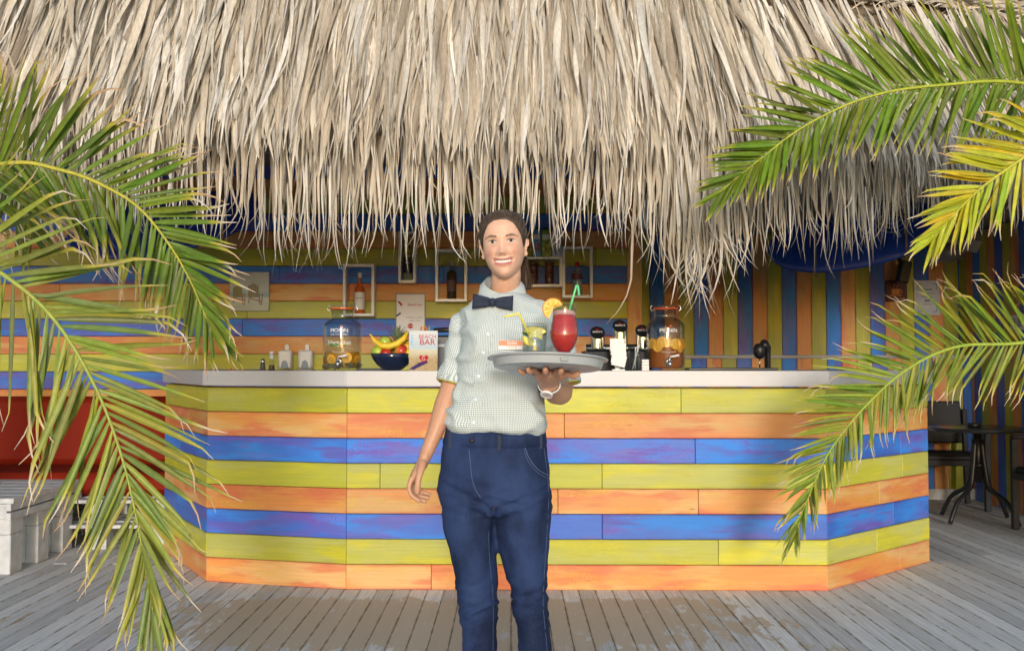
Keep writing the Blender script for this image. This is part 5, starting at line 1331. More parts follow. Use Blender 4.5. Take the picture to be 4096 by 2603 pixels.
# skin colouring by place
V = verts_np(me); col = np.ones((len(V), 4), dtype=np.float32)
HI = HM.inverted(); HIn = np.array(HI)
L3 = V @ HIn[:3, :3].T + HIn[:3, 3]
base_face = np.array((.70, .425, .305)); base_arm = np.array((.53, .285, .18))
z = V[:, 2]; k = np.clip((z - 1.40) / .10, 0, 1)[:, None]
C = base_arm * (1 - k) + base_face * k
x_, y_, z_ = L3[:, 0], L3[:, 1], L3[:, 2]; ax = np.abs(x_); fr = (y_ < -.02) & (np.abs(z_) < .12)
def G(a, s): return np.exp(-(a / s) ** 2)
def blend(C, w, c): return C * (1 - w[:, None]) + np.array(c) * w[:, None]
frf = fr.astype(np.float32)
C = blend(C, .40 * G(ax - .042, .017) * G(z_ + .028, .017) * frf, (.66, .24, .19))
C = blend(C, .25 * G(x_, .014) * G(z_ + .030, .012) * frf, (.62, .26, .19))
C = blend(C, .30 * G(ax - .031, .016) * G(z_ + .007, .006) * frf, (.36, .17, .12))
sm_ = -.0605 + 5.5 * x_ ** 2
inm = (ax < .0315)
up_ = np.clip(1 - np.abs(z_ - (sm_ + .0072)) / .0034, 0, 1) ** .6 * (ax < .031) * frf
lo_ = np.clip(1 - np.abs(z_ - (sm_ - .0088)) / .0052, 0, 1) ** .5 * (ax < .028) * frf
C = blend(C, .95 * np.maximum(up_, lo_), (.50, .12, .125))
inner = np.clip(1 - np.abs(z_ - (sm_ + .0005)) / (.0055 * np.sqrt(np.clip(1 - (ax / .0305) ** 2, 0, 1)) + 1e-4), 0, 1) * (ax < .0305) * frf
C = blend(C, np.clip(inner * 3, 0, 1), (.30, .07, .06))
bz = .0232 + .0030 * np.exp(-((ax - .036) / .013) ** 2) - np.clip((ax - .043) / .012, 0, 1) * .0045
brow = np.clip(1 - np.abs(z_ - bz) / np.where(ax < .036, .0042, .0042 - (ax - .036) * .15).clip(.0010), 0, 1) ** .5 * (ax > .0145) * (ax < .056) * frf
C = blend(C, .97 * brow, (.045, .024, .016))
C = blend(C, .5 * G(ax - .0075, .0032) * G(z_ + .0405, .0022) * frf, (.16, .06, .045))  # nostril shade painted into the skin colour
C = blend(C, .35 * G(ax - (.0225 + .35 * np.clip(-.036 - z_, 0, 1)), .003) * G(z_ + .046, .014) * frf, (.42, .20, .13))  # shade of the smile folds, also put into the colour
rn = RNG.normal(0, .02, len(V)); C = C * (1 + rn[:, None])
# pinker fingertips
col[:, :3] = np.clip(C, 0, 1)
me.color_attributes.new('Col', 'FLOAT_COLOR', 'POINT').data.foreach_set('color', col.ravel())
M['skin'] = attr_mat('skin', rough=.46, var=.05, vscale=90, spec=.45, sss=.18)
bodyo = finish(me, 'body', M['skin'], per)
# ---- eyes, lids, teeth
M['eye'] = attr_mat('eye_surface', rough=.08, var=.02, spec=.8)
def face_patch(name, xs, zlo, zhi, colf, m, lift, bulge, nz=9):
    v = []; f = []; c = []; n = len(xs)
    for i, x in enumerate(xs):
        for j in range(nz):
            t = j / (nz - 1); z0 = mix(zlo(x), zhi(x), t); e = math.sin(math.pi * t) * math.sin(math.pi * min(1, max(0, i / (n - 1))))
            p = HM @ Vector((x, face_y(x, z0) - lift - bulge * e, z0)); v.append(tuple(p - PO)); c += list(colf(x, z0, t)) + [1.0]
    for i in range(n - 1):
        for j in range(nz - 1): a = i * nz + j; f.append((a, a + nz, a + nz + 1, a + 1))
    mm = bpy.data.meshes.new(name); mm.from_pydata(v, [], f); mm.materials.append(m)
    mm.color_attributes.new('Col', 'FLOAT_COLOR', 'POINT').data.foreach_set('color', c); mm.polygons.foreach_set('use_smooth', [True] * len(f)); mm.update()
    return link(name, mm, bodyo)
for s in (-1, 1):
    ex, ez, ew = s * .0308, .0065, .0146
    def zl(x, ex=ex): q = (x - ex) / ew; return ez - .0040 * max(0, 1 - q * q) ** .7 + .0006 * s * q
    def zh(x, ex=ex): q = (x - ex) / ew; return ez + .0053 * max(0, 1 - q * q) ** .6 + .0006 * s * q
    def ec(x, z0, t, ex=ex):
        d = math.hypot(x - ex - .0002, z0 - ez - .0008)
        if d < .0022: return (.006, .005, .005)
        if d < .0054: return (.075, .036, .018)
        if t > .86: return (.05, .03, .025)
        return (.62, .58, .56)
    face_patch('eye', [ex - ew + 2 * ew * i / 26 for i in range(27)], zl, zh, ec, M['eye'], .0010, .0016, 17)
    face_patch('upper_lash', [ex - ew * 1.06 + 2.12 * ew * i / 20 for i in range(21)], lambda x, ex=ex: ez + .0051 * max(0, 1 - ((x - ex) / ew / 1.06) ** 2) ** .6, lambda x, ex=ex: ez + .0063 * max(0, 1 - ((x - ex) / ew / 1.06) ** 2) ** .6 + .0006, lambda x, z0, t: (.035, .02, .015), M['skin'], .0026, .0004, 4)
M['teeth'] = attr_mat('teeth', rough=.2, var=.02, spec=.6)
def tcol(x, z0, t):
    g = abs(((x + .1) / .0062) % 1 - .5) * 2
    return (.80, .77, .72) if g < .86 else (.42, .34, .30)
face_patch('teeth', [-.0270 + .054 * i / 60 for i in range(61)], lambda x: smile(x) - .0046 * max(0, 1 - (x / .0285) ** 2) ** .5, lambda x: smile(x) + .0048 * max(0, 1 - (x / .0292) ** 2) ** .5, tcol, M['teeth'], .0028, .0012, 7)
# ---- hair: cap swept back and ponytail
def hairline(a):
    """lowest hair height at plan angle a from the front (0) to the back (pi)"""
    return lerp_tab([(0, .079), (.35, .078), (.62, .067), (.86, .042), (1.05, .020), (1.2, -.010), (1.42, -.018), (1.5, .022), (1.62, .026), (1.8, -.03), (2.2, -.075), (3.2, -.085)], a)[0]
v = []; f = []; NA2, NZ2 = 96, 26
for k in range(NA2):
    th = 2 * math.pi * k / NA2; a = abs(((th + math.pi) % (2 * math.pi)) - math.pi); zl_ = hairline(a)
    for j in range(NZ2):
        t = j / (NZ2 - 1); z0 = zl_ + (.1145 - zl_) * math.sin(t * math.pi / 2)
        w, ff, bk = head_sec(min(z0, .1085)); lift = .0085 * min(1, t / .22) ** .6 + .001
        sx_, cy_ = math.sin(th), -math.cos(th); e = 2.25; q = (abs(sx_) ** e + abs(cy_) ** e) ** (1 / e)
        dpt = ff if cy_ < 0 else max(bk, .03)
        x = sx_ / q * w; y = cy_ / q * dpt; rr = math.hypot(x, y); kk = (rr + lift * (1 if z0 < .1 else .7)) / max(rr, 1e-4)
        if z0 > .1085: kk *= max(0, (.1145 - z0) / .006) ** .5 + .02
        v.append(HM @ Vector((x * kk, y * kk, z0 + lift * .55)))
for k in range(NA2):
    for j in range(NZ2 - 1): a = k * NZ2 + j; c = ((k + 1) % NA2) * NZ2 + j; f.append((a, c, c + 1, a + 1))
hcap = B(); hcap.add(v, f)
def hair_mat():
    m, t, p = new_mat('brown_hair')
    a = nd(t, 'ShaderNodeAttribute', attribute_name='Col'); t.links.new(a.outputs['Color'], p.inputs['Base Color']); setp(p, Roughness=.42, Specular_IOR_Level=.5); return m
M['hair'] = hair_mat()
me = hcap.mesh('hair', M['hair'], True, PO)
me.color_attributes.new('Col', 'FLOAT_COLOR', 'POINT').data.foreach_set('color', [x for _ in me.vertices for x in (.040, .025, .016, 1)])
hair = link('hair', me, per)
hbv = BVHTree.FromPolygons([Vector(p) for p in v], f)
HCOL = [(.055, .033, .020), (.075, .047, .029), (.035, .021, .013), (.11, .074, .046), (.045, .028, .017)]
def ribbon_set(paths, w0):
    v = []; f = []; c = []
    for P in paths:
        o = len(v); n = len(P); cc = random.choice(HCOL); kk = random.uniform(.8, 1.25)
        for i, p in enumerate(P):
            t = (P[min(i + 1, n - 1)] - P[max(i - 1, 0)]).normalized(); s = t.cross((p - HC).normalized())
            s = s.normalized() if s.length > 1e-5 else Vector((1, 0, 0)); ww = w0 * (1 - .6 * i / n)
            v += [tuple(p - s * ww - PO), tuple(p + s * ww - PO)]; c += [cc[0] * kk, cc[1] * kk, cc[2] * kk, 1] * 2
        for i in range(n - 1): f.append((o + i * 2, o + i * 2 + 1, o + i * 2 + 3, o + i * 2 + 2))
    mm = bpy.data.meshes.new('strands'); mm.from_pydata(v, [], f); mm.materials.append(M['hair'])
    mm.color_attributes.new('Col', 'FLOAT_COLOR', 'POINT').data.foreach_set('color', c); mm.polygons.foreach_set('use_smooth', [True] * len(f)); mm.update(); return mm
random.seed(5)
paths = []; tie = Vector((.0, 1.0, .10)).normalized()
for i in range(1500):
    th = random.uniform(-2.3, 2.3); z0 = hairline(abs(th)) + random.uniform(-.003, .004); w, ff, bk = head_sec(min(z0, .105))
    d0 = Vector((math.sin(th) * w, -math.cos(th) * (ff if abs(th) < 1.57 else max(bk, .03)), z0)).normalized()
    P = []; n = 12; wv = random.gauss(0, .05); lf = random.uniform(0, .0022)
    for q in range(n):
        t = q / (n - 1) * random.uniform(.96, 1.0); d = (d0 * (1 - t) + tie * t + Vector((0, 0, .55)) * math.sin(t * math.pi) * (.55 if abs(th) < 1 else .12)).normalized()
        d = (d + d.cross(Vector((0, 0, 1))) * wv * math.sin(t * 3.1)).normalized()
        wd = HM.to_3x3() @ d; h = hbv.ray_cast(HC + wd * .3, -wd)
        if h[0] is None: break
        P.append(h[0] + wd * (.0006 + lf))
    if len(P) > 4: paths.append(P)
for i in range(22):      # fly-aways
    th = random.uniform(-1.4, 1.4); d0 = Vector((math.sin(th) * .07, -.03 + random.uniform(-.04, .06), .10)).normalized(); wd = HM.to_3x3() @ d0; h = hbv.ray_cast(HC + wd * .3, -wd)
    if h[0] is None: continue
    s = Vector((random.gauss(0, 1), random.gauss(0, .4), random.gauss(.1, .3))).normalized(); paths.append([h[0] + wd * (.014 * math.sin(q / 6 * 2.6)) * random.uniform(.8, 1.1) + s * .007 * q for q in range(7)])
link('strands', ribbon_set(paths, .00075), hair)
pt = [HM @ Vector(q) for q in ((0.0, .104, .010), (.022, .128, .006), (.050, .130, -.045), (.060, .112, -.105), (.058, .10, -.150))]
b = B(); b.tube(smooth_path(pt, 14), [mix(.018, .006, i / 14) for i in range(15)], n=12, rounded=True); me = b.mesh('ponytail', M['hair'], True, PO)
me.color_attributes.new('Col', 'FLOAT_COLOR', 'POINT').data.foreach_set('color', [x for _ in me.vertices for x in (.05, .03, .019, 1)]); pony = link('ponytail', me, hair)
paths = []
sp = smooth_path(pt, 14)
for i in range(170):
    a0 = random.uniform(0, 6.28); rr = random.uniform(.8, 1.25); dr = Vector((random.gauss(0, .3), random.gauss(0, .3), 0)); P = []
    for q, p in enumerate(sp):
        r_ = mix(.018, .010, q / 14) * rr; P.append(p + Vector((math.cos(a0) * r_, math.sin(a0) * r_, 0)) + dr * .03 * (q / 14) ** 2)
    paths.append(P)
link('strands', ribbon_set(paths, .0012), pony)
# ---- shirt
def gingham(name, baked=False):
    m, t, p = new_mat(name)
    ge = nd(t, 'ShaderNodeTexCoord'); s = nd(t, 'ShaderNodeSeparateXYZ', {0: ge.outputs['Object']})
    nz = nd(t, 'ShaderNodeTexNoise', {'Vector': ge.outputs['Object'], 'Scale': 9.0, 'Detail': 2.0})
    w = mathn(t, 'MULTIPLY', mathn(t, 'SUBTRACT', nz.outputs[0], .5), .012)
    u = mathn(t, 'ADD', mathn(t, 'MULTIPLY', mathn(t, 'ARCTAN2', mathn(t, 'SUBTRACT', s.outputs['X'], .02), mathn(t, 'MULTIPLY', s.outputs['Y'], -1.0)), .165), w)
    z0 = mathn(t, 'ADD', s.outputs['Z'], mathn(t, 'MULTIPLY', w, .9))
    if baked:
        at2 = nd(t, 'ShaderNodeAttribute', attribute_name='weave'); s = nd(t, 'ShaderNodeSeparateXYZ', {0: at2.outputs['Vector']})
        u = mathn(t, 'ADD', s.outputs['X'], mathn(t, 'MULTIPLY', w, .4)); z0 = mathn(t, 'ADD', s.outputs['Y'], mathn(t, 'MULTIPLY', w, .4))
    def stripe(q): return ramp(t, mathn(t, 'SINE', mathn(t, 'MULTIPLY', q, 2 * math.pi / .0060)), -.25, .35)
    a = stripe(u); b_ = stripe(z0)
    f = mathn(t, 'MULTIPLY', mathn(t, 'ADD', a, b_), .5)
    c1 = mixc(t, f, (.72, .775, .785), (.225, .285, .285))
    t.links.new(c1, p.inputs['Base Color']); setp(p, Roughness=.85, Specular_IOR_Level=.15)
    wv = nd(t, 'ShaderNodeTexNoise', {'Vector': ge.outputs['Object'], 'Scale': 28.0, 'Detail': 3.0})
    bb = nd(t, 'ShaderNodeBump', {'Height': wv.outputs[0], 'Strength': .35, 'Distance': .006}); t.links.new(bb.outputs[0], p.inputs['Normal'])
    return m
M['gingham'] = gingham('gingham_cotton'); M['gingham_shirt'] = gingham('gingham_shirt', True)
M['yellow_lining'] = mat('yellow_lining', (.62, .58, .06), .8)
sb = B(); torso(sb, 1.0)
SL_ = [(1125, 748, 3.27, .044), (1106, 766, 3.275, .055), (1092, 810, 3.28, .054), (1083, 855, 3.278, .052), (1070, 893, 3.268, .051)]
SR_ = [(1268, 748, 3.27, .044), (1290, 766, 3.28, .055), (1304, 810, 3.287, .055), (1314, 855, 3.287, .053), (1322, 893, 3.278, .053)]
for S_ in (SL_, SR_): sb.tube([PP(a, c, y) for a, c, y, r in S_], [r for a, c, y, r in S_], n=28, rounded=False)
me = voxel_union(sb, .0048, 6, .5)
zw = PP(0, 1012).z
def wr(p):
    q = Vector(p); z0 = q.z - zw
    wa = math.exp(-(z0 / .10) ** 2); side = min(1, abs(q.x + .03) / .14)
    n1 = noise.noise(Vector((q.x * 7 + q.z * 6, q.y * 7, q.z * 9 - q.x * 5))); n2 = noise.noise(Vector((q.x * 9, q.y * 9, q.z * 34))); n3 = noise.noise(Vector((q.x * 22 - q.z * 15, q.y * 14 + 5, q.z * 20 + q.x * 9)))
    rid = 1 - abs(n1) * 2.2
    n4 = 1 - abs(noise.noise(Vector((q.x * 13 + q.z * 10 + 3, q.y * 10, q.z * 12 - q.x * 9)))) * 3
    return .0085 * rid * (.35 + .65 * side) + .0075 * max(-.3, n4) * (.5 + .5 * side) + (.011 * n2) * wa + .0016 * n3 + .002 * side * n2
displace(me, wr)
shirt_bv = bvh_of(me)
wv_ = []
AXS = [smooth_path([PP(a, c, y) for a, c, y, r in S_], 16) for S_ in (SL_, SR_)]
for p in verts_np(me):
    q = Vector(p); best = None
    if q.z < PP(0, 752).z:
        for A_ in AXS:
            k = min(range(len(A_)), key=lambda i: (A_[i] - q).length_squared); d_ = (A_[k] - q).length
            if d_ < .074 and (best is None or d_ < best[0]): best = (d_, A_, k)
    if best and abs(q.x + .03) > .105:
        d_, A_, k = best; t_ = (A_[min(k + 1, 16)] - A_[max(k - 1, 0)]).normalized(); e1 = Vector((1, 0, 0)); e1 = (e1 - t_ * e1.dot(t_)).normalized(); e2 = t_.cross(e1); r_ = q - A_[k]
        wv_ += [math.atan2(r_.dot(e1), -r_.dot(e2) if e2.y > 0 else r_.dot(e2)) * .054, sum((A_[i + 1] - A_[i]).length for i in range(k)) + r_.dot(t_), 0]
    else: wv_ += [math.atan2(q.x + .03, -(q.y - PY)) * .15, q.z, 0]
me.attributes.new('weave', 'FLOAT_VECTOR', 'POINT').data.foreach_set('vector', wv_)
shirt = finish(me, 'shirt', M['gingham_shirt'], per)
# cuffs rolled up, with lining
for S_, outer in ((SL_, -1), (SR_, 1)):
    a, c, y, r = S_[-1]; a0, c0, y0, r0 = S_[-2]
    p1 = PP(a, c, y); d = (p1 - PP(a0, c0, y0)).normalized()
    b = B(); prof = [(-.030, r + .003), (-.020, r + .007), (.000, r + .0085), (.014, r + .007), (.018, r + .003), (.012, r - .004)]
    side = d.orthogonal().normalized(); s2 = d.cross(side); rings = []
    for q, rr in prof: rings.append([p1 + d * q + (side * math.cos(2 * math.pi * k / 36) + s2 * math.sin(2 * math.pi * k / 36)) * (rr + .0025 * math.sin(k * 1.3 + q * 60) + .002 * math.sin(k * .55)) for k in range(36)])
    b.loft(rings, False); cf = part('cuff', b, M['gingham'], shirt, True)
    b = B(); rings = []
    for q, rr in ((.0165, r + .0065), (.0205, r + .003), (.016, r - .002), (-.02, r - .006)): rings.append([p1 + d * q + (side * math.cos(2 * math.pi * k / 36) + s2 * math.sin(2 * math.pi * k / 36)) * (rr + .002 * math.sin(k * .9)) for k in range(36)])
    b.loft(rings, False); part('lining', b, M['yellow_lining'], cf, True)
# collar: band round the neck and two pointed leaves
def cdrop(a):
    """height of the collar's upper edge round the neck, lowest in front"""
    k = (1 + math.sin(a)) / 2; return .072 * k ** .8
NC = PP(1181, 693, 3.255)
def collar_ring(h, r):
    out = []
    for k in range(41):
        a = R(-90 + 8) + (2 * math.pi - R(16)) * k / 40
        out.append(NC + Vector((math.cos(a) * r, math.sin(a) * r * 1.0 + .012, h + cdrop(a))))
    return out
b = B(); g1, g2 = collar_ring(-.040, .066), collar_ring(.0, .0585); g3, g4 = collar_ring(.0, .0565), collar_ring(-.040, .063)
b.loft([list(t_) for t_ in zip(g1, g2, g3, g4)], True); part('collar_band', b, M['gingham'], shirt, 'auto')
for s in (-1, 1):
    n = 16; g = []
    for i in range(n + 1):
        t = i / n; a = R(-90) + s * R(7 + 170 * t)
        top = NC + Vector((math.cos(a) * .060, math.sin(a) * .060 + .012, .002 + cdrop(a)))
        fl = lerp_tab([(0, .034), (.10, .058), (.22, .062), (.5, .046), (1, .040)], t)[0]
        rr = .060 + lerp_tab([(0, .012), (.12, .030), (.3, .026), (.6, .018), (1, .016)], t)[0]
        bot = NC + Vector((math.cos(a) * rr, math.sin(a) * rr + .012, .002 + cdrop(a) - fl))
        o_ = Vector((math.cos(a), math.sin(a), .25)).normalized(); md_ = mix(top, bot, .35) + o_ * .0065
        g.append([top, md_, bot, bot - o_ * .0025, md_ - o_ * .0028, top - o_ * .001])
    b = B(); b.loft(g, True); part('collar_leaf', b, M['gingham'], shirt, 'auto')
# placket and buttons
PLK = [(1172, 712), (1160, 745), (1150, 790), (1139, 840), (1131, 890), (1124, 940), (1119, 985), (1117, 1006)]
def surf_strip(bv, pts, w, lift, name, m, parent, seg=40):
    P = smooth_path([Vector((PP(a, c).x, 0, PP(a, c).z)) for a, c in pts], seg); L_, R_ = [], []; g = []
    for p in P:
        row = []
        for dx_ in (-w / 2, w / 2):
            h, n = front_n(bv, p.x + dx_, p.z); row += [h + n * lift, h - n * .002]
        g.append([row[0], row[2], row[3], row[1]])
    b = B(); b.loft(g); return part(name, b, m, parent, 'auto')
surf_strip(shirt_bv, PLK, .030, .0022, 'placket', M['gingham'], shirt)
M['button'] = mat('pale_button', (.74, .78, .86), .25)
for a, c in ((1166, 728), (1150, 789), (1140, 830), (1129, 885), (1122, 938), (1118, 990)):
    h, n = front_n(shirt_bv, PP(a, c).x, PP(a, c).z); b = B(); b.lathe([(.0006, .003), (.0048, .003), (.0058, .0045), (.0052, .0060), (.0006, .0052)], 14, caps=False, M=n.to_track_quat('Z', 'Y').to_matrix(), c=h); part('button', b, M['button'], shirt, True)
# chest pocket seam and name tag
surf_strip(shirt_bv, [(1205, 770), (1240, 768), (1268, 766)], .002, .0016, 'pocket_seam', M['gingham'], shirt, 16)
h, n = front_n(shirt_bv, PP(1201, 812).x, PP(1201, 812).z)
tgm = (n * .35 + Vector((-.12, -1, .06))).normalized(); q = (-tgm).to_track_quat('Y', 'Z'); tagc = h + n * .007
nt_ = link('name_tag', None, shirt, tagc - wloc(shirt)); nt_.rotation_mode = 'QUATERNION'; nt_.rotation_quaternion = q
nt_.rotation_mode = 'XYZ'
part('tag_plate', B().box((0, 0, 0), (.074, .003, .028), bev=.0008), mat('white_tag', (.80, .78, .76), .25), nt_, False, world=False) if False else None
bpy.data.objects.remove(nt_)
b = B(); b.box((0, 0, 0), (.074, .003, .028), bev=.0008)
nt_ = link('name_tag', b.mesh('name_tag', mat('white_tag', (.80, .78, .76), .25)), shirt, tagc - wloc(shirt), q.to_euler())
# (the tag is a part of the shirt, its prints are merged into one face sheet)
tb = B(); tb.box((0, -.0018, .0062), (.0735, .0008, .0155)); me_t = tb.mesh('tag_band', mat('coral_print', (.74, .23, .12), .3)); 
tb2 = text_mesh('Grifid', .0135, M['print_white'], .0003); tb3 = text_mesh('TANYA', .0095, M['print_grey'], .0003)
o = link('tag_band', me_t, nt_); link('lettering', tb2, nt_, (.004, -.0026, .0068), UP); link('lettering', tb3, nt_, (.004, -.0020, -.0068), UP)
# ---- bow tie
M['denim_dark'] = mat('dark_denim', (.012, .022, .05), .75, var=.3, vscale=60, bump=.4, bscale=500)
bt = PP(1160, 715); hz = front(shirt_bv, bt.x, bt.z); btc = Vector((bt.x, min(hz.y, PY - .09) - .016, bt.z))
tie_ = link('bow_tie', None, per, btc - PO, (0, R(3), R(-6)))
for s in (-1, 1):
    b = B(); rings = []
    for i in range(11):
        t = i / 10; x = s * (.006 + t * .056); hh = .0125 + .0115 * t ** .8; dp = .007 + .004 * math.sin(t * 3)
        fold = .0032 * math.cos(t * 2)
        rings.append([Vector((x + s * .003 * abs(zz) / hh * 1.0, yy * dp + .004 * t + (fold if abs(zz) < hh * .5 and yy < 0 else 0), zz)) for zz, yy in ((-hh, .3), (-hh, -.5), (-hh * .55, -1.0), (-hh * .1, -.55), (hh * .1, -.55), (hh * .55, -1.0), (hh, -.5), (hh, .3), (0, .6))])
    b.loft(rings); part('wing', b, M['denim_dark'], tie_, True, world=False)
b = B(); b.box((0, -.003, 0), (.021, .024, .0255), bev=.006); part('knot', b, M['denim_dark'], tie_, 'auto', world=False)
# ---- jeans
def denim():
    m, t, p = new_mat('blue_denim')
    ge = nd(t, 'ShaderNodeTexCoord'); v = ge.outputs['Object']
    n1 = nd(t, 'ShaderNodeTexNoise', {'Vector': nd(t, 'ShaderNodeMapping', {'Vector': v, 'Scale': (6, 6, 3)}).outputs[0], 'Scale': 1.4, 'Detail': 4.0}).outputs[0]
    n2 = nd(t, 'ShaderNodeTexNoise', {'Vector': nd(t, 'ShaderNodeMapping', {'Vector': v, 'Scale': (260, 260, 60)}).outputs[0], 'Scale': 2.0, 'Detail': 3.0}).outputs[0]
    c = mixc(t, ramp(t, n1, .36, .64), (.006, .013, .042), (.022, .042, .122)); c = mixc(t, mathn(t, 'MULTIPLY', ramp(t, n2, .45, .75), .35), c, (.035, .06, .14))
    t.links.new(c, p.inputs['Base Color']); setp(p, Roughness=.8, Specular_IOR_Level=.2)
    bb = nd(t, 'ShaderNodeBump', {'Height': n2, 'Strength': .3, 'Distance': .001}); t.links.new(bb.outputs[0], p.inputs['Normal']); return m
M['denim'] = denim(); M['thread'] = mat('pale_thread', (.10, .15, .28), .8)
jb = B(); legs(jb, 1.0)
me = voxel_union(jb, .0050, 14, .5)
zk = PP(0, 1415).z; zc = PP(0, 1175).z
CR_ = []
for (a0, c0), (a1, c1) in (((1163, 1188), (1042, 1128)), ((1163, 1188), (1290, 1140)), ((1163, 1192), (1160, 1290)), ((1120, 1172), (1046, 1158)), ((1205, 1176), (1288, 1172))):
    q0, q1 = PP(a0, c0), PP(a1, c1); CR_.append((q0.x, q0.z, q1.x, q1.z))
def crease(x, z):
    d = 0.0
    for i, (x0, z0, x1, z1) in enumerate(CR_):
        vx, vz = x1 - x0, z1 - z0; t = max(0, min(1, ((x - x0) * vx + (z - z0) * vz) / (vx * vx + vz * vz)))
        e = math.hypot(x - x0 - vx * t, z - z0 - vz * t); k = 1 - .7 * t
        d += (-.0065 * math.exp(-(e / .008) ** 2) + .0035 * math.exp(-((e - .018) / .010) ** 2)) * k * (1 if i < 3 else .6)
    return d
def jw(p):
    q = Vector(p); kn = math.exp(-((q.z - zk) / .075) ** 2); an = max(0, (.35 - q.z) / .35); hp = math.exp(-((q.z - zc) / .07) ** 2)
    n2 = noise.noise(Vector((q.x * 6, q.y * 6, q.z * 42 + q.x * 10))); n1 = noise.noise(Vector((q.x * 10, q.y * 8, q.z * 16)))
    n3 = 1 - abs(noise.noise(Vector((q.x * 7 + 9, q.y * 6, q.z * 30 - q.x * 14)))) * 2.5
    return (crease(q.x, q.z) if q.y < PY else 0) + .0085 * n2 * (kn + .6 * an) + .0085 * max(-.4, n3) * (kn + .5 * an + .35 * hp) + .005 * n1 + .007 * n2 * hp
displace(me, jw)
jean_bv = bvh_of(me); jeans = finish(me, 'jeans', M['denim'], per)
# waistband follows the top of the hips
rr = []
for dy, grow in ((1003, .002), (1004, .0038), (1022, .0036), (1040, .0030), (1041, .0005)):
    t_ = lerp_tab(HIP, dy); c = PP((t_[0] + t_[1]) / 2, dy); rr.append([Vector(p) for p in sring(c, (t_[1] - t_[0]) / 2 / ppm(PY) + grow, t_[2] + grow, t_[3] + grow, 48, 2.3, R(-4))])
    for p in rr[-1]: p.z -= .008 * max(0, (PY - p.y)) / .1 * .9
b = B(); b.loft(rr, False); part('waistband', b, M['denim'], jeans, True)
wb_bv = BVHTree.FromPolygons([p for r_ in rr for p in r_], [(i * 48 + k, i * 48 + (k + 1) % 48, (i + 1) * 48 + (k + 1) % 48, (i + 1) * 48 + k) for i in range(4) for k in range(48)])
for a in (1062, 1175, 1270):
    b = B(); x = PP(a, 1020).x; rows_ = []
    for dy in (1002, 1012, 1030, 1046):
        z0 = PP(a, dy).z - .006; h = wb_bv.ray_cast(Vector((x, 2, z0)), Vector((0, 1, 0)))[0]; y0 = (h.y if h else front(jean_bv, x, z0).y) - .004; rows_.append([Vector((x - .0055, y0, z0)), Vector((x + .0055, y0, z0)), Vector((x + .0055, y0 + .005, z0)), Vector((x - .0055, y0 + .005, z0))])
    b.loft(rows_); part('belt_loop', b, M['denim_dark'], jeans, False)
h = wb_bv.ray_cast(Vector((PP(1113, 1026).x, 2, PP(0, 1026).z - .005)), Vector((0, 1, 0)))[0]
if h:
    b = B(); b.lathe([(.0006, .003), (.006, .003), (.007, .005), (.0006, .006)], 16, caps=False, M=Vector((0, -1, 0)).to_track_quat('Z', 'Y').to_matrix(), c=h + Vector((0, .001, 0))); part('button', b, mat('bronze_button', (.10, .07, .05), .4, .8), jeans, True)
def seam(pts, name='seam', r=.0011):
    P = smooth_path([Vector((PP(a, c).x, 0, PP(a, c).z)) for a, c in pts], 26); b = B(); b.tube([front(jean_bv, p.x, p.z) + Vector((0, -.0006, 0)) for p in P], r, n=5); part(name, b, M['thread'], jeans, True)
seam([(1106, 1050), (1109, 1080), (1113, 1115), (1122, 1142), (1134, 1160)], 'fly_seam', .0007); seam([(1234, 1045), (1243, 1070), (1262, 1095), (1286, 1112)], 'pocket_seam', .0010); seam([(1231, 1046), (1239, 1073), (1258, 1099), (1284, 1118)], 'pocket_seam', .0006)
seam([(1278, 1050), (1287, 1120), (1288, 1200), (1282, 1300), (1276, 1400), (1282, 1480), (1288, 1540)], 'side_seam', .0006); seam([(1150, 1240), (1152, 1300), (1160, 1400), (1160, 1480), (1160, 1540)], 'inner_seam', .0005)
# ---- shoes
for T_ in (LEGL, LEGR):
    dy, xl, xr, dp = T_[-1]; c = PP((xl + xr) / 2, dy, PY + .01)
    b = B(); b.tube([(c.x, c.y + .075, .045), (c.x, c.y + .02, .05), (c.x - .002, c.y - .08, .045), (c.x - .004, c.y - .15, .034)], [(.036, .042), (.042, .048), (.046, .040), (.036, .028)], n=20, side=(1, 0, 0), rounded=True)
    sh = part('shoe', b, M['black'], per, True)
    b = B(); b.box((c.x - .002, c.y - .045, .008), (.088, .255, .015), bev=.006); part('sole', b, M['white_plastic'], sh, False)
# ---- watch
wc = PP(1291.5, 905, 3.005); ax_ = (PP(1291, 903, 2.98) - PP(1297, 912, 3.08)).normalized()
wt = link('wristwatch', None, per, wc - PO)
sx_ = Vector((1, 0, 0)); sx_ = (sx_ - ax_ * sx_.dot(ax_)).normalized(); sz_ = ax_.cross(sx_)
if sz_.z > 0: sz_ = -sz_
b = B(); b.loft([[ (sx_ * math.cos(q) * (.0335 + dr) + sz_ * math.sin(q) * (.0265 + dr)) + ax_ * da for dr, da in ((-.002, -.009), (.0008, -.0095), (.0012, 0), (.0008, .0095), (-.002, .009))] for q in [2 * math.pi * k / 36 for k in range(37)]], False)
part('strap', b, M['white_plastic'], wt, True, world=False)
dn = (sz_ * 1.0 + Vector((0, -.5, 0)) - sx_ * .22).normalized(); dq = dn.to_track_quat('Z', 'Y').to_matrix(); dc = sz_ * .0275 - sx_ * .008
b = B(); b.lathe([(.0006, -.004), (.0175, -.004), (.0195, .000), (.0185, .0045), (.0150, .0055), (.0148, .0045), (.0006, .0045)], 30, caps=False, c=dc, M=dq); cs_ = part('case', b, M['white_plastic'], wt, True, world=False)
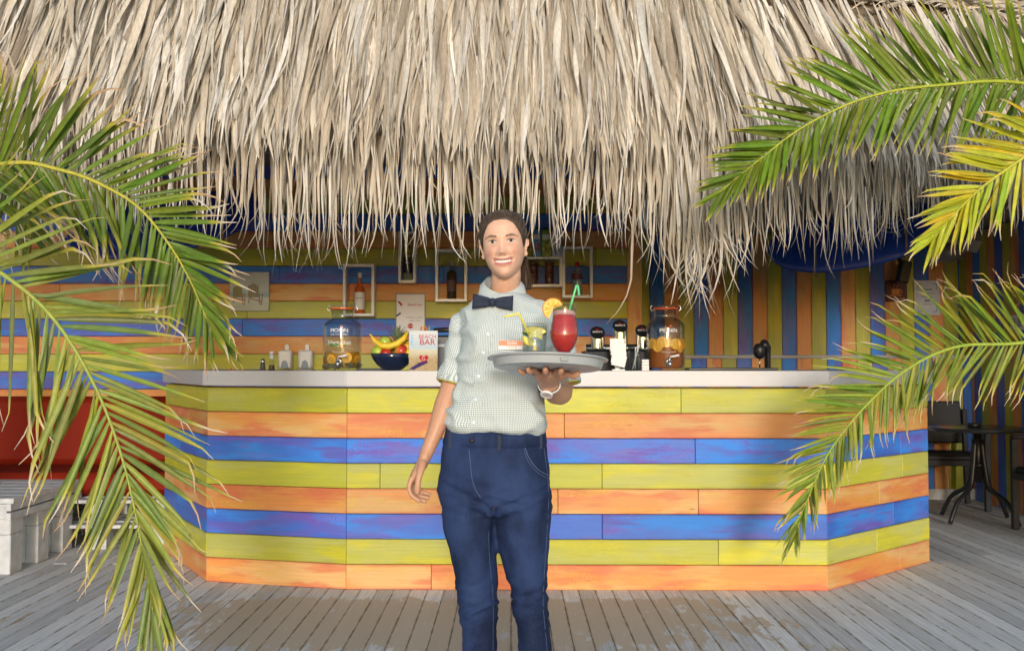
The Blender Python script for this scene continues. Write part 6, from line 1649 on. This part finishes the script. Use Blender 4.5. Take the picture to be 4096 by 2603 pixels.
b = B(); b.lathe([(.0006, .0047), (.0146, .0047)], 24, caps=False, c=dc, M=dq); part('dial', b, mat('watch_dial', (.55, .48, .46), .3), cs_, False, world=False)
b = B(); 
for ang_, ln in ((.4, .009), (2.2, .006)): b.tube([dc + dq @ Vector((0, 0, .0052)), dc + dq @ Vector((math.cos(ang_) * ln, math.sin(ang_) * ln, .0052))], .0006, n=4)
part('hands', b, M['print_black'], cs_, False, world=False)

# ------------------------------------------------------------------ tray and drinks
tr_ = thing('serving_tray', 'round grey plastic serving tray balanced on the raised hand', 'tray', TC, TM.to_euler())
b = B(); b.lathe([(.0006, -TD), (.148, -TD), (.154, -TD + .002), (.160, -.004), (.1680, 0.0), (.1725, -.001), (.1730, .0022), (.1690, .0042), (.1600, .0035), (.1555, -.0005), (.1500, -TD + .005), (.0006, -TD + .004)], 96, caps=False)
part('dish', b, mat('grey_tray', (.38, .41, .43), .32, var=.03, vscale=40), tr_, 'auto', world=False)
b = B(); b.box((.04, -.1575, -.013), (.022, .003, .011), rot=Matrix.Rotation(R(14), 3, 'Z')); part('label_recess', b, mat('grey_tray_mark', (.27, .30, .315), .4), tr_, False, world=False)
def on_tray(sx, dy_): 
    x = (sx - 2048) / F * (2.86 + dy_); p = Vector((x, 2.86 + dy_, 0)); n = TM.to_3x3() @ Vector((0, 0, 1)); q = TM @ Vector((0, 0, -TD + .0047))
    p.z = q.z - (n.x * (x - q.x) + n.y * (p.y - q.y)) / n.z + .0012; return p
TE = (TM.to_3x3()).to_euler()
g = on_tray(2136, .0); t = thing('tumbler_glass', 'clear tumbler of lemon and mint drink on the tray', 'glass', g, TE)
b = B(); b.lathe([(.0006, 0), (.030, 0), (.0315, .003), (.0345, .06), (.038, .122), (.0365, .1225), (.0330, .06), (.030, .010), (.0006, .008)], 36, caps=False); part('tumbler', b, M['glass'], t, True, world=False)
b = B(); b.lathe([(.0006, .009), (.0292, .0105), (.0325, .06), (.0348, .095), (.0006, .095)], 36, caps=False); part('drink', b, glass('clear_drink', (.93, .96, .95), .0, 1.12), t, 'auto', world=False)
M['ice'] = glass('ice', (.95, .97, 1), .12, 1.2)
tw = Matrix.LocRotScale(g, TE, None)
for k, (x_, y_, z_) in enumerate(((-.010, .006, .028), (.012, -.004, .032), (-.002, .010, .062), (.014, .008, .066))):
    b = B(); b.box((0, 0, 0), (.021, .021, .021), bev=.003); o = part('ice_cube', b, M['ice'], None, False); o.matrix_world = tw @ Matrix.Translation((x_, y_, z_)) @ Matrix.Rotation(k * 1.1, 4, 'Y') @ Matrix.Rotation(k * .7, 4, 'X')
    tag(o, 'ice cube in the clear lemon drink on the tray', 'ice', 'ice cubes in the lemon drink')
for k, (x_, y_, z_, rx, ry, r_, pt_) in enumerate(((-.006, -.024, .086, -18, 25, .027, .5), (.010, -.026, .084, -8, -30, .026, .45), (-.016, -.020, .078, 12, 200, .022, .5))):
    o = citrus('lemon_slice', ['lemon half slice in the tumbler behind the yellow straw', 'lemon wedge in the tumbler below the mint leaf', 'lemon slice sunk low in the tumbler'][k], tw @ Vector((x_, y_, z_)), r_, (R(rx), R(ry), R(-10 + 20 * k)), M['lemon_rind'], M['lemon_flesh'], pt_, group='lemon slices in the tumbler')
for k, (x_, y_, z_, sc_) in enumerate(((.018, -.022, .094, 1.0), (-.024, -.018, .090, .8), (.024, -.012, .099, .7))):
    rings = []; n = 10
    for i in range(n + 1):
        f = i / n; hw = .0085 * math.sin(math.pi * min(1, f * .97 + .015)) ** .7 * sc_ * (1 + .08 * (i % 2)); x0 = (f - .5) * .034 * sc_; zc_ = .004 * math.sin(f * 3)
        rings.append([Vector((x0, 0, zc_ - hw)), Vector((x0, -.0022, zc_)), Vector((x0, 0, zc_ + hw)), Vector((x0, .0006, zc_))])
    b = B(); b.loft(rings); o = part('mint_leaf', b, M['mint'], None, True); o.matrix_world = tw @ Matrix.Translation((x_, y_, z_)) @ Matrix.Rotation(R(-18 + 40 * k), 4, 'Y')
    tag(o, ['large green mint leaf on the lemon drink', 'mint leaf beside the yellow straw', 'small mint leaf at the glass rim'][k], 'mint', 'mint leaves in the tumbler')
def straw(label, pts, m):
    b = B(); b.tube(smooth_path(pts, 40), .0032, n=10); return tag(part('drinking_straw', b, m, None, True), label, 'straw')
def q3(cx, cy, Y): return at((1900 + cx / 2.55) / K, (1100 + cy / 2.55) / K, Y)
straw('yellow bent straw in the lemon and mint tumbler', [q3(622, 770, 2.872), q3(560, 630, 2.850), q3(490, 478, 2.826), q3(452, 402, 2.82), q3(438, 394, 2.819), q3(420, 398, 2.818), q3(300, 426, 2.815)], mat('yellow_straw', (.72, .66, .08), .4))
g = on_tray(2254, -.005); t = thing('cocktail_glass', 'curved cocktail glass of red slush with foam on the tray', 'glass', g, TE)
outer = [(.0006, 0), (.034, 0), (.035, .002), (.030, .005), (.011, .009), (.0085, .016), (.009, .024), (.0125, .029), (.012, .036), (.020, .043), (.032, .060), (.0395, .080), (.0415, .096), (.0395, .116), (.0355, .136), (.0335, .150), (.0345, .166), (.0365, .178)]
inner_ = [(.0354, .178), (.0334, .166), (.0324, .150), (.0344, .136), (.0384, .116), (.0404, .096), (.0384, .080), (.0308, .060), (.0185, .0445), (.008, .038), (.0006, .037)]
b = B(); b.lathe(outer + inner_, 40, caps=False); part('hurricane_glass', b, M['glass'], t, True, world=False)
b = B(); b.lathe([(.0006, .0378), (.0078, .0386), (.0180, .0451), (.0303, .0605), (.0378, .080), (.0398, .096), (.0378, .116), (.0339, .136), (.0321, .148), (.0006, .148)], 40, caps=False); part('red_slush', b, mat('red_slush', (.70, .045, .04), .3, var=.14, vscale=60, bump=.15, Subsurface_Weight=.3), t, True, world=False)
b = B(); b.lathe([(.0006, .1483), (.0321, .1483), (.0326, .157), (.030, .161), (.0006, .163)], 36, caps=False); part('foam', b, mat('pink_foam', (.80, .42, .40), .6, var=.15, vscale=120, bump=.5), t, True, world=False)
cw = Matrix.LocRotScale(g, TE, None)
o = citrus('orange_slice', 'orange slice hooked on the rim of the red cocktail', cw @ Vector((-.034, -.012, .166)), .031, (R(0), R(-10), R(-12)), M['orange_rind'], M['orange_flesh'], .62); o.rotation_euler = (0, R(-22), R(10))
straw('green bent straw standing in the red cocktail', [q3(945, 420, 2.862), q3(980, 300, 2.86), q3(1030, 125, 2.86), q3(1038, 108, 2.86), q3(1046, 108, 2.858), q3(1052, 125, 2.855), q3(1062, 208, 2.845)], mat('green_straw', (.12, .55, .22), .4))
